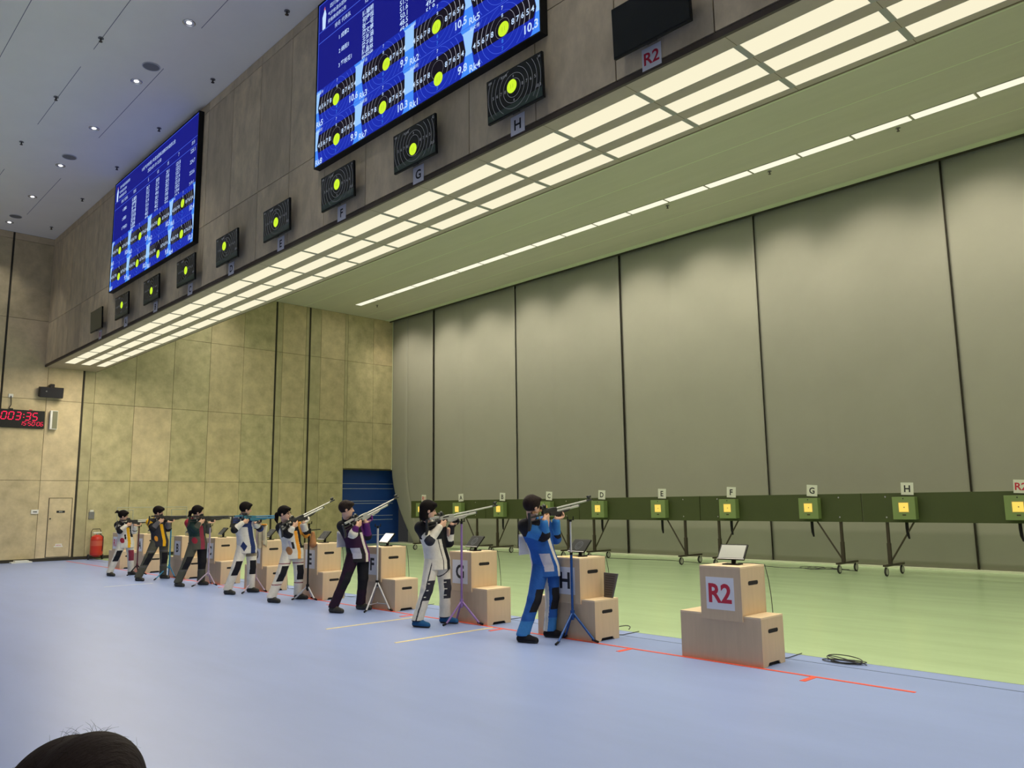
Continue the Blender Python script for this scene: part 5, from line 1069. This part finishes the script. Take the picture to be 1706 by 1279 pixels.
RF = {
'H': ('gun_silver', 'gun_black', 'gun_wood', 'silver and black air rifle held by the person in blue'),
'G': ('gun_silver', 'gun_silver', 'gun_black', 'long silver air rifle held by the person in white trousers'),
'F': ('gun_silver', 'gun_silver', 'gun_black', 'silver air rifle raised by the person in dark purple'),
'E': ('gun_silver', 'gun_black', 'gun_black', 'silver-barrelled air rifle raised by the person with glasses'),
'D': ('gun_blue', 'gun_teal', 'gun_teal', 'blue air rifle aimed level by the person in white and navy'),
'C': ('gun_black', 'gun_black', 'gun_black', 'black air rifle aimed by the person with maroon placket'),
'B': ('gun_black', 'gun_black', 'gun_black', 'black air rifle aimed by the person with yellow placket, second from left'),
'A': ('gun_silver', 'gun_black', 'gun_black', 'air rifle held by the farthest person, in white')}
for k in 'HGFEDCBA':
    vx = {'H': 0.0065, 'G': 0.0065, 'F': 0.007, 'E': 0.0075, 'D': 0.0085}.get(k, 0.0095)
    ro, O, bd = figure(k, P[k], ST[k], LB[k], vx)
    a = RF[k]; rifle(tuple(O), P[k]['elev'], P[k]['Lg'], a[0], a[1], a[3], wood=a[2], thick=k in 'BC')
# stands
tripod(12.20, -0.045, 1.385, 0.30, [(0.07, -0.33), (0.29, 0.08), (-0.16, 0.17)], 'pole_blue', 'pole_blue', 'blue tripod rifle stand with silver upper pole beside the person in blue', upper='silver', zsplit=0.99)
tripod(10.25, -0.09, 1.35, 0.28, [(-0.02, -0.25), (0.26, 0.14), (-0.22, 0.10)], 'pole_purple', 'pole_purple', 'purple tripod rifle stand in front of the box marked G')
r = tripod(8.19, -0.045, 1.26, 0.40, [(0.12, -0.27), (0.28, 0.06), (-0.24, 0.20)], 'silver', 'silver', 'silver tripod rifle stand with lattice pole beside the person in purple')
m = MB(); 
for a, b in (((0.12, -0.27), (0.28, 0.06)), ((0.28, 0.06), (-0.24, 0.20)), ((-0.24, 0.20), (0.12, -0.27))): m.cyl((0, 0, 0.10), (a[0] * 0.78, a[1] * 0.78, 0.10), 0.007, 'silver', n=6)
m.build('spreader', r, smooth=True)
r = tripod(6.21, -0.11, 1.28, 0.22, [(-0.14, -0.16), (0.15, 0.05), (-0.02, 0.2)], 'black_matte', 'silver', 'black pole rifle stand on white legs beside the person with glasses')
m = MB(); m.cyl((0, -0.03, 1.16), (0, 0.22, 1.17), 0.008, 'black_plastic'); m.box((-0.02, -0.06, 1.10), (0.02, 0.03, 1.19), 'black_plastic'); m.build('side_arm', r, smooth=True)
tripod(4.21, -0.08, 1.20, 0.26, [(0.20, -0.32), (0.24, 0.15), (-0.24, 0.10)], 'pole_lilac', 'pole_lilac', 'lilac tripod rifle stand beside the person in white and navy')
tripod(2.36, -0.20, 1.20, 0.25, [(0.05, -0.30), (0.16, 0.08), (-0.24, 0.16)], 'pole_lilac', 'pole_lilac', 'lilac tripod rifle stand beside the person with maroon placket')
tripod(-0.06, -0.08, 1.26, 0.26, [(0.36, -0.42), (0.16, 0.16), (-0.24, 0.10)], 'pole_sky', 'pole_sky', 'bright blue tripod rifle stand beside the person with yellow placket', upper='steel_dark', zsplit=1.10)
tripod(-1.56, -0.27, 1.14, 0.22, [(0.12, -0.22), (0.18, 0.12), (-0.2, 0.10)], 'pole_wine', 'black_matte', 'dark wine-coloured rifle stand beside the farthest person')
# hanging cloths and pouches on stands
m = MB(); vs = []; nx = 9; nz = 12
for j in range(nz):
    for i in range(nx): vs.append((-0.10 + 0.2 * i / (nx - 1), 0.028 * math.sin(i * 1.7) + 0.02 * math.cos(j * 0.7), -0.40 * j / (nz - 1) * (1 - 0.12 * math.cos(i))))
m.add(vs, [(j * nx + i, j * nx + i + 1, (j + 1) * nx + i + 1, (j + 1) * nx + i) for j in range(nz - 1) for i in range(nx - 1)], 'towel'); o = m.build('towel', loc=(4.26, -0.02, 1.22), rot=(0, 0, math.radians(50)), smooth=True); s_ = o.modifiers.new('s', 'SOLIDIFY'); s_.thickness = 0.012
tag(o, 'beige towel hanging from the lilac rifle stand beside the navy jacket', 'towel')
m = MB(); m.box((-0.10, -0.05, 0.0), (0.10, 0.05, 0.02), 'c_orange'); tag(m.build('folded_strap', loc=(4.26, -0.02, 1.222), rot=(0, 0, math.radians(50)), bevel=0.006), 'orange strap lying over the beige towel', 'strap')
F = Field((-0.1, -0.1, -0.2), (0.1, 0.1, 0.2), 0.007); F.chain([(0, 0, 0.08), (0, 0, -0.10)], [0.03, 0.062], 0.02); F.ell((0, 0, -0.09), (0.055, 0.04, 0.07), None, 0.02)
o = field_obj('pouch', F, None, ['c_brown']); o.location = (6.25, -0.055, 1.03); tag(o, 'brown cloth pouch hanging from the black rifle stand', 'pouch')
# spectator in front of the camera, seen from above and behind
m = MB()
r = empty('folding_chair', (17.05, -6.644, 0), rz=math.radians(112), label='dark chair under the seated spectator, below the picture', cat='chair')
r.scale = (0.93, 0.93, 0.93)
m.box((-0.21, -0.21, 0.42), (0.21, 0.21, 0.455), 'chair_seat'); m.build('seat', r, bevel=0.01)
m = MB(); m.box((-0.25, -0.20, 0.55), (-0.225, 0.20, 0.80), 'chair_seat'); m.build('backrest', r, bevel=0.01)
for sx in (-1, 1):
    for sy in (-1, 1):
        m = MB(); m.cyl((0.19 * sx, 0.19 * sy, 0), (0.19 * sx, 0.19 * sy, 0.42 if sx > 0 else 0.80), 0.012, 'steel_dark', n=8); m.build('leg', r, smooth=True)
def spectator():
    root = empty('person', (17.05, -6.644, 0), rz=math.radians(112), label='dark-haired spectator at the bottom left corner, only the top of the head showing', cat='person')
    root.scale = (0.935, 0.935, 0.935)
    v = 0.009; F = Field((-0.35, -0.4, -0.02), (0.75, 0.4, 1.35), v)
    F.trunk([(A3(-0.04, 0, 0.52), 0.17, 0.13), (A3(-0.05, 0, 0.70), 0.135, 0.105), (A3(-0.04, 0, 0.90), 0.16, 0.11), (A3(-0.03, 0, 0.97), 0.14, 0.09)], (0, 1, 0), 0.03)
    F.chain([(-0.03, -0.17, 0.95), (0.02, -0.23, 0.70), (0.24, -0.14, 0.62)], [0.05, 0.042, 0.028]); F.chain([(-0.03, 0.17, 0.95), (0.02, 0.23, 0.70), (0.24, 0.14, 0.62)], [0.05, 0.042, 0.028])
    for s_ in (-1, 1):
        F.chain([(0.0, 0.09 * s_, 0.53), (0.42, 0.11 * s_, 0.51), (0.44, 0.11 * s_, 0.09), (0.54, 0.11 * s_, 0.035)], [0.085, 0.062, 0.042, 0.03], 0.02)
        hand(F, A3(0.24, 0.14 * s_, 0.62), A3(1, -0.2 * s_, -0.1), A3(0, 0, -1), A3(0, -1.0 * s_, 0), (10, 18, 15))
    F.chain([(-0.03, 0, 0.97), (-0.01, 0, 1.06)], [0.06, 0.052], 0.02)
    F.ell((0.0, 0, 1.165), (0.097, 0.078, 0.095), None, 0.02); F.ell((0.035, 0, 1.10), (0.068, 0.06, 0.078), None, 0.02); F.cone((0.10, 0, 1.14), (0.117, 0, 1.10), 0.007, 0.012, 0.01)
    for s_ in (-1, 1): F.ell((0, 0.08 * s_, 1.12), (0.02, 0.009, 0.03), None, 0.006)
    field_obj('body', F, root, ['skin'])
    Fh = Field((-0.25, -0.2, 0.9), (0.2, 0.2, 1.36), 0.008)
    Fh.ell((-0.008, -0.022, 1.172), (0.118, 0.084, 0.112), None, 0); Fh.ell((-0.012, 0.030, 1.168), (0.120, 0.078, 0.106), None, 0.004); Fh.ell((-0.055, 0, 1.08), (0.085, 0.098, 0.13), None, 0.03); Fh.ell((0.05, 0, 1.10), (0.075, 0.066, 0.095), None, 0, cutter=True)
    h_ = field_obj('hair', Fh, root, ['hair_brown'])
    rn = random.Random(3); m = MB()
    for i in range(60):
        a = rn.uniform(0, 2 * math.pi); e = rn.uniform(0.25, 1.45); d = A3(math.cos(a) * math.cos(e), math.sin(a) * math.cos(e), math.sin(e)); p = A3(-0.008, 0, 1.172) + d * A3(0.121, 0.103, 0.111)
        t = nrm(np.cross(d, A3(rn.uniform(-1, 1), rn.uniform(-1, 1), 0.2))); L = rn.uniform(0.012, 0.035)
        m.tube([p - d * 0.004, p + d * L * 0.25 + t * L * 0.5, p + d * L * 0.42 + t * L], [0.0003, 0.00025, 0.0001], 'hair', n=3)
    m.build('stray_hairs', h_)['kind'] = 'stuff'
    K = Field((-0.4, -0.4, 0.4), (0.4, 0.4, 1.1), v); K.trunk([(A3(-0.04, 0, 0.50), 0.185, 0.145), (A3(-0.05, 0, 0.72), 0.155, 0.125), (A3(-0.04, 0, 0.90), 0.18, 0.13), (A3(-0.03, 0, 0.985), 0.14, 0.095)], (0, 1, 0), 0.03)
    for s_ in (-1, 1): K.chain([(-0.03, 0.16 * s_, 0.95), (0.02, 0.23 * s_, 0.70), (0.19, 0.16 * s_, 0.63)], [0.072, 0.056, 0.042], 0.02)
    K.cut((0, 0, 0.5), (0, 0, -1)); field_obj('shirt', K, root, ['c_charcoal'])
    Tt = Field((-0.35, -0.35, 0.03), (0.75, 0.35, 0.68), v)
    for s_ in (-1, 1): Tt.chain([(-0.02, 0.09 * s_, 0.545), (0.42, 0.11 * s_, 0.525), (0.44, 0.11 * s_, 0.10)], [0.085, 0.080, 0.062], 0.03)
    Tt.cut((0, 0, 0.09), (0, 0, -1)); field_obj('trousers', Tt, root, ['c_navy'])
    for s_ in (-1, 1):
        Q = Field((0.3, 0.11 * s_ - 0.1, -0.01), (0.72, 0.11 * s_ + 0.1, 0.2), 0.008); Q.chain([(0.42, 0.11 * s_, 0.045), (0.60, 0.11 * s_, 0.035)], [0.048, 0.040], 0.02); Q.cone((0.43, 0.11 * s_, 0.05), (0.44, 0.11 * s_, 0.10), 0.048, 0.045, 0.02); Q.cut((0, 0, 0.002), (0, 0, -1)); field_obj('shoe', Q, root, ['shoe_dark'])
spectator()
